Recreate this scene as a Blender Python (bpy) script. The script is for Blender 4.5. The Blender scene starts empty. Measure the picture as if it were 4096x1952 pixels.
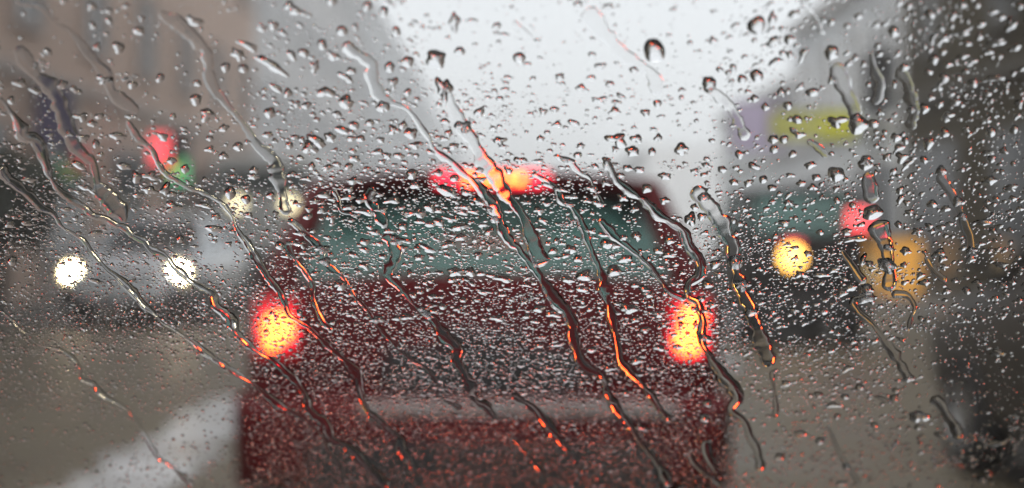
import bpy, bmesh, math, random
import numpy as np
from mathutils import Vector, Matrix

random.seed(11)
RNG = np.random.default_rng(7)
R = math.radians
scene = bpy.context.scene
COL = scene.collection

# ------------------------------------------------------------------ camera, sky, sun, exposure
CAM_Z, PITCH, LENS, SENSOR = 1.18, -0.363, 50.0, 36.0
FOCUS = 0.64
cam_d = bpy.data.cameras.new('camera')
cam = bpy.data.objects.new('camera', cam_d)
COL.objects.link(cam)
cam.location = (0, 0, CAM_Z)
cam.rotation_euler = (R(90 + PITCH), 0, 0)
cam_d.lens, cam_d.sensor_width = LENS, SENSOR
cam_d.clip_start, cam_d.clip_end = 0.02, 3000
cam_d.dof.use_dof = True
cam_d.dof.focus_distance = FOCUS
cam_d.dof.aperture_fstop = 4.9
scene.camera = cam

SUN_EL, SUN_AZ = 52, 200
world = bpy.data.worlds.new('World')
scene.world = world
world.use_nodes = True
wn = world.node_tree
bg = wn.nodes['Background']
sky = wn.nodes.new('ShaderNodeTexSky')
sky.sky_type = 'NISHITA'
sky.sun_disc = False
sky.sun_elevation = R(SUN_EL)
sky.sun_rotation = R(SUN_AZ)
sky.air_density, sky.dust_density, sky.ozone_density = 1.0, 3.0, 1.0
hs = wn.nodes.new('ShaderNodeHueSaturation')
hs.inputs['Saturation'].default_value = 0.30
wn.links.new(sky.outputs[0], hs.inputs['Color'])
cloud = wn.nodes.new('ShaderNodeMixRGB')              # closed rain cloud: nearly even in brightness over the whole sky
cloud.inputs['Fac'].default_value = 0.8
cloud.inputs['Color2'].default_value = (3.32, 3.46, 3.55, 1)
wn.links.new(hs.outputs[0], cloud.inputs['Color1'])
wn.links.new(cloud.outputs[0], bg.inputs['Color'])
bg.inputs['Strength'].default_value = 0.15
sun_d = bpy.data.lights.new('sun', 'SUN')
sun_d.energy, sun_d.angle, sun_d.color = 0.9, R(14), (1.0, 0.97, 0.93)
sun = bpy.data.objects.new('sun', sun_d)
COL.objects.link(sun)
az = R(SUN_AZ)
sdir = Vector((math.sin(az) * math.cos(R(SUN_EL)), math.cos(az) * math.cos(R(SUN_EL)), math.sin(R(SUN_EL))))
sun.rotation_euler = sdir.to_track_quat('Z', 'Y').to_euler()
sun.location = sdir * 60
scene.view_settings.view_transform = 'Standard'
scene.view_settings.look = 'None'
scene.view_settings.gamma = 1
scene.view_settings.exposure = 0.92
scene.view_settings.use_curve_mapping = False
scene.render.engine = 'CYCLES'
cy = scene.cycles
cy.max_bounces, cy.transmission_bounces, cy.glossy_bounces, cy.diffuse_bounces = 10, 10, 4, 3
cy.transparent_max_bounces, cy.volume_bounces = 12, 1
cy.sample_clamp_indirect = 12
cy.caustics_reflective = False
cy.caustics_refractive = True
cy.use_denoising = True

# ------------------------------------------------------------------ materials
MATS = {}


def nodes_of(m):
    m.use_nodes = True
    return m.node_tree, m.node_tree.nodes['Principled BSDF']


def mat(name, color, rough=0.5, metal=0.0, var=0.15, scale=6.0, bump=0.0, coat=0.0, spec=0.5, stretch=(1, 1, 1), rvar=0.0):
    """a Principled surface whose colour, gloss and relief vary with noise"""
    if name in MATS:
        return MATS[name]
    m = bpy.data.materials.new(name)
    nt, p = nodes_of(m)
    tc = nt.nodes.new('ShaderNodeTexCoord')
    mp = nt.nodes.new('ShaderNodeMapping')
    mp.inputs['Scale'].default_value = stretch
    nz = nt.nodes.new('ShaderNodeTexNoise')
    nz.inputs['Scale'].default_value = scale
    nz.inputs['Detail'].default_value = 6
    nt.links.new(tc.outputs['Object'], mp.inputs[0])
    nt.links.new(mp.outputs[0], nz.inputs['Vector'])
    cr = nt.nodes.new('ShaderNodeValToRGB')
    e = cr.color_ramp.elements
    e[0].position, e[1].position = 0.3, 0.72
    e[0].color = tuple(c * (1 - var) for c in color) + (1,)
    e[1].color = tuple(min(1, c * (1 + var)) for c in color) + (1,)
    nt.links.new(nz.outputs['Fac'], cr.inputs[0])
    nt.links.new(cr.outputs[0], p.inputs['Base Color'])
    p.inputs['Metallic'].default_value = metal
    p.inputs['Coat Weight'].default_value = coat
    p.inputs['Coat Roughness'].default_value = 0.06
    p.inputs['Specular IOR Level'].default_value = spec
    mr = nt.nodes.new('ShaderNodeMapRange')
    mr.inputs['To Min'].default_value = max(0.02, rough - rvar)
    mr.inputs['To Max'].default_value = min(1, rough + rvar)
    mr.inputs['From Min'].default_value, mr.inputs['From Max'].default_value = 0.35, 0.65
    nt.links.new(nz.outputs['Fac'], mr.inputs['Value'])
    nt.links.new(mr.outputs[0], p.inputs['Roughness'])
    if bump:
        b = nt.nodes.new('ShaderNodeBump')
        b.inputs['Strength'].default_value = bump
        b.inputs['Distance'].default_value = 0.02
        nt.links.new(nz.outputs['Fac'], b.inputs['Height'])
        nt.links.new(b.outputs[0], p.inputs['Normal'])
    MATS[name] = m
    return m


def lamp_mat(name, color, strength, base=None):
    """a lit lamp lens: emission broken up by the cells of the lens"""
    if name in MATS:
        return MATS[name]
    m = bpy.data.materials.new(name)
    nt, p = nodes_of(m)
    p.inputs['Base Color'].default_value = tuple(base or color) + (1,)
    p.inputs['Roughness'].default_value = 0.15
    p.inputs['Emission Color'].default_value = tuple(color) + (1,)
    tc = nt.nodes.new('ShaderNodeTexCoord')
    vo = nt.nodes.new('ShaderNodeTexVoronoi')
    vo.inputs['Scale'].default_value = 40
    nt.links.new(tc.outputs['Object'], vo.inputs['Vector'])
    mr = nt.nodes.new('ShaderNodeMapRange')
    mr.inputs['To Min'].default_value = strength * 1.15
    mr.inputs['To Max'].default_value = strength * 0.7
    nt.links.new(vo.outputs['Distance'], mr.inputs['Value'])
    nt.links.new(mr.outputs[0], p.inputs['Emission Strength'])
    MATS[name] = m
    return m


def tint_mat(name, tint, gloss=1.0, diffuse_col=None):
    """a window pane: tinted see-through glass that mirrors the sky at a slant"""
    if name in MATS:
        return MATS[name]
    m = bpy.data.materials.new(name)
    m.use_nodes = True
    nt = m.node_tree
    nt.nodes.clear()
    out = nt.nodes.new('ShaderNodeOutputMaterial')
    tr = nt.nodes.new('ShaderNodeBsdfTransparent')
    gl = nt.nodes.new('ShaderNodeBsdfGlossy')
    gl.inputs['Roughness'].default_value = 0.03
    gl.inputs['Color'].default_value = (gloss, gloss, gloss, 1)
    lw = nt.nodes.new('ShaderNodeLayerWeight')
    pw_ = nt.nodes.new('ShaderNodeMath'); pw_.operation = 'POWER'; pw_.inputs[1].default_value = 5
    fr = nt.nodes.new('ShaderNodeMath'); fr.operation = 'MULTIPLY_ADD'; fr.inputs[1].default_value = 0.96; fr.inputs[2].default_value = 0.04
    nt.links.new(lw.outputs['Facing'], pw_.inputs[0])
    nt.links.new(pw_.outputs[0], fr.inputs[0])
    nz = nt.nodes.new('ShaderNodeTexNoise')
    nz.inputs['Scale'].default_value = 3
    cr = nt.nodes.new('ShaderNodeValToRGB')
    cr.color_ramp.elements[0].color = tuple(c * 0.9 for c in tint) + (1,)
    cr.color_ramp.elements[1].color = tuple(min(1, c * 1.1) for c in tint) + (1,)
    nt.links.new(nz.outputs['Fac'], cr.inputs[0])
    nt.links.new(cr.outputs[0], tr.inputs['Color'])
    mx = nt.nodes.new('ShaderNodeMixShader')
    nt.links.new(fr.outputs[0], mx.inputs[0])
    nt.links.new(tr.outputs[0], mx.inputs[1])
    if diffuse_col:                                            # flat diffuse colour mixed in to even out the pane's tone
        df = nt.nodes.new('ShaderNodeBsdfDiffuse'); df.inputs['Color'].default_value = tuple(diffuse_col) + (1,)
        fm = nt.nodes.new('ShaderNodeMixShader'); fm.inputs[0].default_value = 0.5
        nt.links.new(tr.outputs[0], fm.inputs[1]); nt.links.new(df.outputs[0], fm.inputs[2])
        nt.links.new(fm.outputs[0], mx.inputs[1])
    nt.links.new(gl.outputs[0], mx.inputs[2])
    nt.links.new(mx.outputs[0], out.inputs[0])
    MATS[name] = m
    return m


# rain water: plain refraction and reflection of water
M_WATER = bpy.data.materials.new('rain_water')
M_WATER.use_nodes = True
_nt = M_WATER.node_tree
_nt.nodes.clear()
_o = _nt.nodes.new('ShaderNodeOutputMaterial')
_g = _nt.nodes.new('ShaderNodeBsdfGlass')
_g.inputs['IOR'].default_value = 1.333
_g.inputs['Roughness'].default_value = 0.0
_g.inputs['Color'].default_value = (1, 1, 1, 1)
_nt.links.new(_g.outputs[0], _o.inputs[0])

# clean windscreen pane
M_PANE = bpy.data.materials.new('windscreen_glass')
M_PANE.use_nodes = True
_nt = M_PANE.node_tree
_nt.nodes.clear()
_o = _nt.nodes.new('ShaderNodeOutputMaterial')
_t = _nt.nodes.new('ShaderNodeBsdfTransparent')
_nt.links.new(_t.outputs[0], _o.inputs[0])


# ------------------------------------------------------------------ object helpers
def tag(o, label=None, cat=None, group=None, kind=None):
    if label: o['label'] = label
    if cat: o['category'] = cat
    if group: o['group'] = group
    if kind: o['kind'] = kind
    return o


def empty(name, loc, rz=0.0):
    o = bpy.data.objects.new(name, None)
    o.empty_display_size = 0.2
    COL.objects.link(o)
    o.location = loc
    o.rotation_euler = (0, 0, rz)
    return o


def link_mesh(name, me, m, parent=None, loc=None, smooth=False):
    if m is not None and not me.materials:
        me.materials.append(m)
    if smooth:
        me.polygons.foreach_set('use_smooth', [True] * len(me.polygons))
    o = bpy.data.objects.new(name, me)
    COL.objects.link(o)
    if parent is not None: o.parent = parent
    if loc is not None: o.location = loc
    return o


def pd(name, verts, faces, m, parent=None, loc=None, smooth=False, bevel=0.0):
    me = bpy.data.meshes.new(name)
    me.from_pydata([tuple(v) for v in verts], [], faces)
    bm = bmesh.new(); bm.from_mesh(me)
    bmesh.ops.recalc_face_normals(bm, faces=bm.faces)
    if bevel:
        bmesh.ops.bevel(bm, geom=list(bm.edges), offset=bevel, segments=2, affect='EDGES', profile=0.6)
    bm.to_mesh(me); bm.free()
    return link_mesh(name, me, m, parent, loc, smooth)


def box_vf(x0, x1, y0, y1, z0, z1):
    v = [(x0, y0, z0), (x1, y0, z0), (x1, y1, z0), (x0, y1, z0), (x0, y0, z1), (x1, y0, z1), (x1, y1, z1), (x0, y1, z1)]
    f = [(0, 3, 2, 1), (4, 5, 6, 7), (0, 1, 5, 4), (1, 2, 6, 5), (2, 3, 7, 6), (3, 0, 4, 7)]
    return v, f


def box(name, x0, x1, y0, y1, z0, z1, m, parent=None, bevel=0.0, loc=None):
    v, f = box_vf(x0, x1, y0, y1, z0, z1)
    return pd(name, v, f, m, parent, loc, False, bevel)


def slab(name, quad, th, m, parent=None, bevel=0.0):
    """a sheet with thickness from four corners"""
    q = [Vector(p) for p in quad]
    n = (q[1] - q[0]).cross(q[3] - q[0]).normalized() * th * 0.5
    v = [p - n for p in q] + [p + n for p in q]
    f = [(0, 3, 2, 1), (4, 5, 6, 7), (0, 1, 5, 4), (1, 2, 6, 5), (2, 3, 7, 6), (3, 0, 4, 7)]
    return pd(name, v, f, m, parent, None, False, bevel)


def tube_vf(p0, p1, r0, r1, n=10):
    p0, p1 = Vector(p0), Vector(p1)
    q = (p1 - p0).to_track_quat('Z', 'Y')
    v = []
    for p, r in ((p0, r0), (p1, r1)):
        for i in range(n):
            a = 2 * math.pi * i / n
            v.append(p + q @ Vector((r * math.cos(a), r * math.sin(a), 0)))
    f = [(i, (i + 1) % n, n + (i + 1) % n, n + i) for i in range(n)]
    f += [tuple(range(n - 1, -1, -1)), tuple(range(n, 2 * n))]
    return v, f


def tube(name, p0, p1, r0, r1, m, parent=None, n=10):
    v, f = tube_vf(p0, p1, r0, r1, n)
    return pd(name, v, f, m, parent)


def loft(name, rings, m, parent=None, smooth=True, closed=True):
    v, f = [], []
    n = len(rings[0])
    for r in rings: v += r
    for k in range(len(rings) - 1):
        for i in range(n if closed else n - 1):
            j = (i + 1) % n
            f.append((k * n + i, k * n + j, (k + 1) * n + j, (k + 1) * n + i))
    if closed:
        f.append(tuple(range(n - 1, -1, -1)))
        f.append(tuple(range((len(rings) - 1) * n, len(rings) * n)))
    o = pd(name, v, f, m, parent)
    if smooth:
        me = o.data
        for p in me.polygons: p.use_smooth = len(p.vertices) == 4
        try:
            me.set_sharp_from_angle(angle=R(38))
        except Exception:
            pass
    return o


# ------------------------------------------------------------------ ground, road, pavements
M_ASPH = mat('wet_asphalt', (0.092, 0.075, 0.047), rough=0.58, var=0.35, scale=1.3, bump=0.4, rvar=0.16, spec=0.6)
M_PAVE = mat('wet_pavement', (0.10, 0.093, 0.08), rough=0.4, var=0.2, scale=2.0, bump=0.15, rvar=0.15)
M_KERB = mat('kerb_stone', (0.25, 0.245, 0.235), rough=0.45, var=0.15, scale=5, bump=0.1)
M_PAINT = mat('worn_white_paint', (0.38, 0.39, 0.40), rough=0.42, var=0.6, scale=1.6, bump=0.1, rvar=0.12)
M_SOIL = mat('wet_ground', (0.10, 0.095, 0.08), rough=0.6, var=0.3, scale=0.4)


def sheet(name, x0, x1, y0, y1, z, m, nx=1, ny=1):
    v = [(x0 + (x1 - x0) * i / nx, y0 + (y1 - y0) * j / ny, z) for j in range(ny + 1) for i in range(nx + 1)]
    f = [(j * (nx + 1) + i, j * (nx + 1) + i + 1, (j + 1) * (nx + 1) + i + 1, (j + 1) * (nx + 1) + i) for j in range(ny) for i in range(nx)]
    return tag(pd(name, v, f, m), kind='structure')


sheet('ground', -300, 300, -60, 900, -0.012, M_SOIL)
sheet('road', -6.45, 5.95, -40, 600, 0.0, M_ASPH, 2, 20)
for x0, x1 in ((-7.6, -6.6), (6.1, 8.4)):
    tag(box('pavement', x0, x1, -40, 400, -0.01, 0.13, M_PAVE), kind='structure')
for x0, x1 in ((-6.6, -6.45), (5.95, 6.1)):
    tag(box('kerb', x0, x1, -40, 400, -0.01, 0.14, M_KERB), kind='structure')
# broken lane lines either side of our lane: one dash of each is near enough to show
for x, w, ys in ((-1.86, 0.62, ((6.2, 10.3), (16.5, 20.5), (27, 31))), (1.95, 0.2, ((12.3, 16.3), (22, 26)))):
    for y0, y1 in ys:
        n = 24
        vs = [(x + sg * (w / 2 + random.uniform(-.14, .05) * (1.6 if k in (0, n) else 1)), y0 + (y1 - y0) * k / n, 0.004) for k in range(n + 1) for sg in (-1, 1)]
        tag(pd('lane_marking', vs, [(2 * k, 2 * k + 1, 2 * k + 3, 2 * k + 2) for k in range(n)], M_PAINT), kind='structure')

# ------------------------------------------------------------------ buildings
M_GLASS_DARK = mat('window_glass', (0.10, 0.11, 0.12), rough=0.08, var=0.3, scale=1.5, spec=0.8)


def building(name, label, side, xf, y0, y1, h, depth, wall, trim, floors, bays, ww=1.1, wh=1.5, ground=3.6):
    """a street building whose facade stands at x=xf and faces the road; each window is frame > pane"""
    root = empty(name, (xf, (y0 + y1) / 2, 0))
    tag(root, label, 'building')
    L = (y1 - y0) / 2
    s = -1 if side == 'L' else 1                       # which way the building goes back from the facade
    xs = sorted((0, s * depth))
    box('wall', xs[0], xs[1], -L, L, 0, h, wall, root)
    box('cornice', *sorted((-s * 0.22, s * (depth + 0.1))), -L - 0.02, L + 0.02, h, h + 0.35, trim, root, 0.03)
    box('string_course', *sorted((-s * 0.10, -s * 0.003)), -L, L, ground, ground + 0.22, trim, root, 0.02)
    fv, ff = [], []
    for (a, b, c, d) in ((-ww / 2 - .1, ww / 2 + .1, -0.12, 0), (-ww / 2 - .1, ww / 2 + .1, wh, wh + .1), (-ww / 2 - .1, -ww / 2, 0, wh), (ww / 2, ww / 2 + .1, 0, wh), (-.03, .03, 0, wh)):
        v, f = box_vf(-0.055, 0.055, a, b, c, d)
        ff += [tuple(i + len(fv) for i in q) for q in f]; fv += v
    fme = bpy.data.meshes.new('window'); fme.from_pydata(fv, [], ff); fme.materials.append(trim)
    pv, pf = box_vf(-0.012, 0.012, -ww / 2 + .002, ww / 2 - .002, 0.002, wh - .002)
    pme = bpy.data.meshes.new('pane'); pme.from_pydata(pv, [], pf); pme.materials.append(M_GLASS_DARK)
    for k in range(floors):
        z = ground + 0.9 + k * (h - ground - 0.8) / floors
        for b in range(bays):
            y = -L + (b + 0.5) * 2 * L / bays
            fo = link_mesh('window', fme, None, root, (-s * 0.058, y, z))
            link_mesh('pane', pme, None, fo, (0, 0, 0))
    nb = max(2, bays - 2)
    for b in range(nb):                                 # ground floor openings
        y = -L + (b + 0.5) * 2 * L / nb
        wv = L / nb * 0.62
        fo = box('shopfront', *sorted((-s * 0.08, -s * 0.003)), y - wv, y + wv, 0.15, 2.9, trim, root, 0.01)
        box('pane', *sorted((-s * 0.10, -s * 0.083)), y - wv + .12, y + wv - .12, 0.55, 2.75, M_GLASS_DARK, fo)
    return root


W_BROWN = mat('brown_render', (0.56, 0.405, 0.325), rough=0.75, var=0.12, scale=0.8, bump=0.1)
W_BROWN_T = mat('brown_trim', (0.45, 0.38, 0.345), rough=0.7, var=0.1, scale=2)
W_GREY = mat('misty_grey_render', (0.70, 0.685, 0.68), rough=0.75, var=0.1, scale=0.8, bump=0.1)  # wall paled to put some of the mist into its colour
W_GREY_T = mat('grey_trim', (0.5, 0.49, 0.485), rough=0.7, var=0.1, scale=2)
W_PALE = mat('misty_pale_stone', (0.78, 0.79, 0.80), rough=0.75, var=0.08, scale=0.6, bump=0.1)  # distance haze painted in: whitened instead of thickening the haze volume
W_PALE_T = mat('pale_trim', (0.74, 0.75, 0.76), rough=0.7, var=0.08, scale=2)
W_BLUE = mat('misty_blue_render', (0.74, 0.78, 0.81), rough=0.75, var=0.08, scale=0.6, bump=0.1)  # whitened as well, misty blend with the sky put into the colour
W_OLIVE = mat('dark_olive_render', (0.058, 0.046, 0.022), rough=0.85, var=0.2, scale=0.7, bump=0.15, spec=0.2)
W_OLIVE_T = mat('dark_olive_trim', (0.085, 0.077, 0.06), rough=0.7, var=0.15, scale=2)

building('street_building', 'brown rendered building filling the left edge of the street', 'L', -7.6, -30, 42, 14, 9, W_BROWN, W_BROWN_T, 3, 20)
building('street_building', 'mid grey building just past the brown one on the left', 'L', -7.75, 42.2, 74, 14.5, 9, W_GREY, W_PALE_T, 3, 8)
building('street_building', 'paler grey building beyond the mid grey one on the left', 'L', -7.6, 74.2, 128, 13.5, 9, W_PALE, W_PALE_T, 3, 10)
building('street_building', 'farthest low pale building at the misty left end of the street', 'L', -7.9, 128.3, 230, 13, 10, W_PALE, W_PALE_T, 2, 12)
building('street_building', 'dark olive building filling the right edge of the street', 'R', 7.6, -30, 27.6, 13, 8, W_OLIVE, W_OLIVE_T, 3, 15)
building('street_building', 'pale blue grey building behind the yellow sign at right', 'R', 8.3, 29, 42, 7.0, 9, W_BLUE, W_PALE_T, 1, 4)
building('street_building', 'lower pale blue grey building behind the lavender sign', 'R', 8.4, 42.2, 57, 5.6, 9, W_BLUE, W_PALE_T, 1, 5, wh=1.0)
building('street_building', 'low pale building at the misty right end of the street', 'R', 8.5, 90, 210, 6.5, 9, W_PALE, W_PALE_T, 1, 12)

# ------------------------------------------------------------------ signs and street furniture
M_STEEL = mat('dark_painted_steel', (0.04, 0.042, 0.045), rough=0.35, var=0.2, scale=8, coat=0.3)
M_YEL = mat('yellow_sign_sheet', (0.60, 0.60, 0.03), rough=0.35, var=0.1, scale=3)
M_PUR = mat('lavender_sign_sheet', (0.42, 0.36, 0.50), rough=0.4, var=0.12, scale=3)
M_VIO = mat('violet_sign_sheet', (0.12, 0.10, 0.20), rough=0.4, var=0.15, scale=3)


def wall_sign(name, label, side, xf, y, z0, z1, proj, m, arm=0.12, th=0.09, m2=None):
    """a sign that sticks out from a facade at right angles to it"""
    s = 1 if side == 'L' else -1
    root = empty(name, (xf, y, 0))
    tag(root, label, 'sign')
    xs = sorted((s * arm, s * (arm + proj)))
    if m2 is None:
        box('sign_face', xs[0], xs[1], -th / 2, th / 2, z0, z1, m, root, 0.008)
    else:                                              # two boards in one frame
        cut = xs[0] + (xs[1] - xs[0]) * .55
        box('sign_face', xs[0], cut - .02, -th / 2, th / 2, z0, z1, m2, root, .008)
        box('sign_face', cut + .02, xs[1], -th / 2, th / 2, z0, z1, m, root, .008)
    fr = 0.035
    f0, f1 = xs[0] - fr, xs[1] + fr
    for q in ((f0, f1, z0 - fr, z0 - .002), (f0, f1, z1 + .002, z1 + fr), (f0, xs[0] - .002, z0, z1), (xs[1] + .002, f1, z0, z1)):
        box('edge_trim', q[0], q[1], -th / 2 - .01, th / 2 + .01, q[2], q[3], M_STEEL, root)
    for z in (z0 + (z1 - z0) * .2, z0 + (z1 - z0) * .8):
        v, f = tube_vf((0, 0, z), (s * (arm - fr - .001), 0, z), .02, .02, 8)
        pd('bracket', v, f, M_STEEL, root)
    return root


wall_sign('projecting_sign', 'bright yellow sign board jutting from the pale building at right', 'R', 8.3, 33, 3.4, 4.05, 1.95, M_YEL, 0.35, m2=mat('faded_yellow_sheet', (0.50, 0.50, 0.12), rough=0.4, var=0.25, scale=2))
wall_sign('projecting_sign', 'lavender sign board left of and beyond the bright yellow one', 'R', 8.3, 43, 3.7, 5.2, 1.5, M_PUR, 0.15)
wall_sign('projecting_sign', 'dusky violet sign board high on the brown building at left', 'L', -7.6, 22.5, 2.6, 3.5, 0.55, M_VIO, 0.1)

# small lit sign: red block over a thin yellow band over a green block
root = empty('lit_shop_sign', (-6.62, 27.5, 0))
tag(root, 'small lit sign, red above and green below, on the brown building', 'sign')
box('sign_box', -0.36, 0.40, -0.08, 0.08, 2.15, 3.15, M_STEEL, root, 0.015)
box('red_panel', -0.34, 0.02, -0.125, -0.083, 2.52, 3.12, lamp_mat('lit_red_panel', (1.0, 0.10, 0.12), 0.9), root)
box('yellow_panel', -0.02, 0.20, -0.125, -0.083, 2.36, 2.50, lamp_mat('lit_yellow_panel', (0.8, 0.55, 0.10), 0.7), root)
box('green_panel', 0.06, 0.36, -0.125, -0.083, 2.17, 2.34, lamp_mat('lit_green_panel', (0.08, 0.75, 0.28), 0.4), root)
box('green_panel', 0.22, 0.36, -0.125, -0.083, 2.36, 2.62, lamp_mat('lit_green_panel', (0.08, 0.75, 0.28), 0.4), root)
tube('bracket', (-0.97, 0, 2.65), (-0.362, 0, 2.65), .03, .03, M_STEEL, root)

# traffic signal seen as a dark upright shape on the right
root = empty('traffic_signal', (6.25, 24.4, 0))
tag(root, 'dark traffic signal head on a pole at the right kerb', 'traffic signal')
tube('pole', (0, 0, 0.13), (0, 0, 4.7), .06, .05, M_STEEL, root, 12)
hd = box('signal_head', -0.24, 0.24, -0.25, -0.07, 3.25, 4.3, M_STEEL, root, 0.03)
for k in range(3):
    z = 3.44 + 0.34 * k
    v, f = tube_vf((0, -0.252, z), (0, -0.262, z), .12, .12, 16)
    pd('lens', v, f, mat('unlit_lens', (0.05, 0.05, 0.05), 0.2), hd)
    v, f = tube_vf((0, -0.255, z + .02), (0, -0.42, z + .05), .145, .14, 16)
    pd('visor', v, f[:8], M_STEEL, hd)

# street tree at right
M_BARK = mat('wet_bark', (0.05, 0.042, 0.034), rough=0.7, var=0.3, scale=9, bump=0.5, stretch=(1, 1, .2))
M_LEAF = mat('dark_leaf', (0.045, 0.052, 0.030), rough=0.45, var=0.35, scale=1.2)


def tree(label, x, y, h, cr, seed):
    rnd = random.Random(seed)
    root = empty('street_tree', (x, y, 0))
    tag(root, label, 'tree')
    v, f = [], []

    def seg(a, b, ra, rb):
        vv, qq = tube_vf(a, b, ra, rb, 8)
        f.extend(tuple(i + len(v) for i in q) for q in qq); v.extend(vv)
    fork = Vector((0.1, 0, h * .42))
    seg((0, 0, .1), (.05, .02, h * .2), .17, .13); seg((.05, .02, h * .2), fork, .13, .11)
    tips = []
    for k in range(9):
        a = k * 2.4 + rnd.uniform(-.3, .3)
        e = Vector((math.cos(a) * cr * rnd.uniform(.45, .8), math.sin(a) * cr * rnd.uniform(.45, .8), h * rnd.uniform(.55, .93)))
        mid = fork.lerp(e, .5) + Vector((0, 0, .25))
        seg(fork, mid, .07, .045); seg(mid, e, .045, .015)
        tips += [e, mid.lerp(e, .5)]
    pd('trunk', v, f, M_BARK, root)
    lv, lf = [], []
    for c in tips + [Vector((0, 0, h * .75))] * 2:
        rr = cr * rnd.uniform(.32, .55)
        for _ in range(330):
            d = Vector((rnd.gauss(0, 1), rnd.gauss(0, 1), rnd.gauss(0, .8))).normalized() * rr * rnd.uniform(.25, 1) ** .6
            p = c + d
            s = rnd.uniform(.05, .10)
            u = Vector((rnd.gauss(0, 1), rnd.gauss(0, 1), rnd.gauss(0, 1))).normalized()
            w = u.orthogonal().normalized()
            i = len(lv)
            lv += [p - u * s * 1.5, p + w * s * .7, p + u * s * 1.5, p - w * s * .7]
            lf.append((i, i + 1, i + 2, i + 3))
    me = bpy.data.meshes.new('crown'); me.from_pydata([tuple(q) for q in lv], [], lf)
    o = link_mesh('crown', me, M_LEAF, root)
    o['kind'] = 'stuff'
    return root


tree('dark leafy street tree in the upper right corner', 6.55, 16.0, 7.4, 1.75, 4)
tree('street tree in dark leaf against the left edge of the view', -7.0, 19.2, 2.25, 0.75, 8)

# ------------------------------------------------------------------ rain haze in the air
hz = box('haze', -60, 60, -60, 420, -1.0, 15.5, None)
hm = bpy.data.materials.new('rain_haze')
hm.use_nodes = True
hm.node_tree.nodes.clear()
_o = hm.node_tree.nodes.new('ShaderNodeOutputMaterial')
_p = hm.node_tree.nodes.new('ShaderNodeVolumePrincipled')
_p.inputs['Color'].default_value = (0.93, 0.94, 0.95, 1)
_p.inputs['Density'].default_value = 0.0046
_p.inputs['Anisotropy'].default_value = 0.2
hm.node_tree.links.new(_p.outputs[0], _o.inputs['Volume'])
hz.data.materials.append(hm)
tag(hz, kind='stuff')

# ------------------------------------------------------------------ vehicles
M_TYRE = mat('tyre_rubber', (0.02, 0.02, 0.021), rough=0.7, var=0.2, scale=20)
M_RIM = mat('alloy_rim', (0.45, 0.46, 0.47), rough=0.3, metal=0.8, var=0.1)
M_TRIM = mat('black_plastic_trim', (0.025, 0.025, 0.027), rough=0.35, var=0.2, scale=12)
M_INT = mat('dark_upholstery', (0.035, 0.036, 0.038), rough=0.8, var=0.2, scale=15)
M_PLATE = mat('plate_sheet', (0.6, 0.6, 0.58), rough=0.4, var=0.05)


def wheel_mesh(r, w):
    bm = bmesh.new()
    prof = [(.60, -.5), (.88, -.5), (1, -.34), (1, .34), (.88, .5), (.60, .5)]
    n = 24
    rings = [[bm.verts.new((px * w, math.cos(2 * math.pi * i / n) * pr * r, math.sin(2 * math.pi * i / n) * pr * r)) for i in range(n)] for pr, px in prof]
    for k in range(len(rings)):
        a, b = rings[k], rings[(k + 1) % len(rings)]
        for i in range(n):
            bm.faces.new((a[i], a[(i + 1) % n], b[(i + 1) % n], b[i]))
    bmesh.ops.recalc_face_normals(bm, faces=bm.faces)
    me = bpy.data.meshes.new('wheel'); bm.to_mesh(me); bm.free()
    me.materials.append(M_TYRE)
    return me


def rim_mesh(r, w):
    bm = bmesh.new()
    n = 24
    rim = [[bm.verts.new((x * w, math.cos(2 * math.pi * i / n) * q * r, math.sin(2 * math.pi * i / n) * q * r)) for i in range(n)] for q, x in ((.60, .46), (.54, .44), (.52, .2), (.60, -.4))]
    for k in range(3):
        for i in range(n):
            bm.faces.new((rim[k][i], rim[k][(i + 1) % n], rim[k + 1][(i + 1) % n], rim[k + 1][i]))
    for s in range(5):
        a = s * 2 * math.pi / 5
        u, t = Vector((0, math.cos(a), math.sin(a))), Vector((0, -math.sin(a), math.cos(a)))
        pts = []
        for q, hw in ((.0, .10), (.55, .07)):
            for sx in (.36, .24):
                for sg in (-1, 1):
                    pts.append(bm.verts.new(u * q * r + t * hw * r * sg + Vector((sx * w, 0, 0))))
        for q in ((0, 1, 5, 4), (2, 3, 7, 6), (0, 2, 6, 4), (1, 3, 7, 5)):
            bm.faces.new([pts[i] for i in q])
    me = bpy.data.meshes.new('rim'); bm.to_mesh(me); bm.free()
    me.materials.append(M_RIM)
    return me


def section(hw, zb, zt, crown=0.03):
    """one cross-section of a car's lower body, left to right over the top"""
    mid = zb + (zt - zb) * .55
    half = [(hw * .86, zb), (hw * .97, zb + .08), (hw, mid), (hw * .985, mid + (zt - mid) * .6), (hw * .93, zt - .012), (hw * .80, zt + crown * .5), (hw * .4, zt + crown)]
    return half


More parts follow.
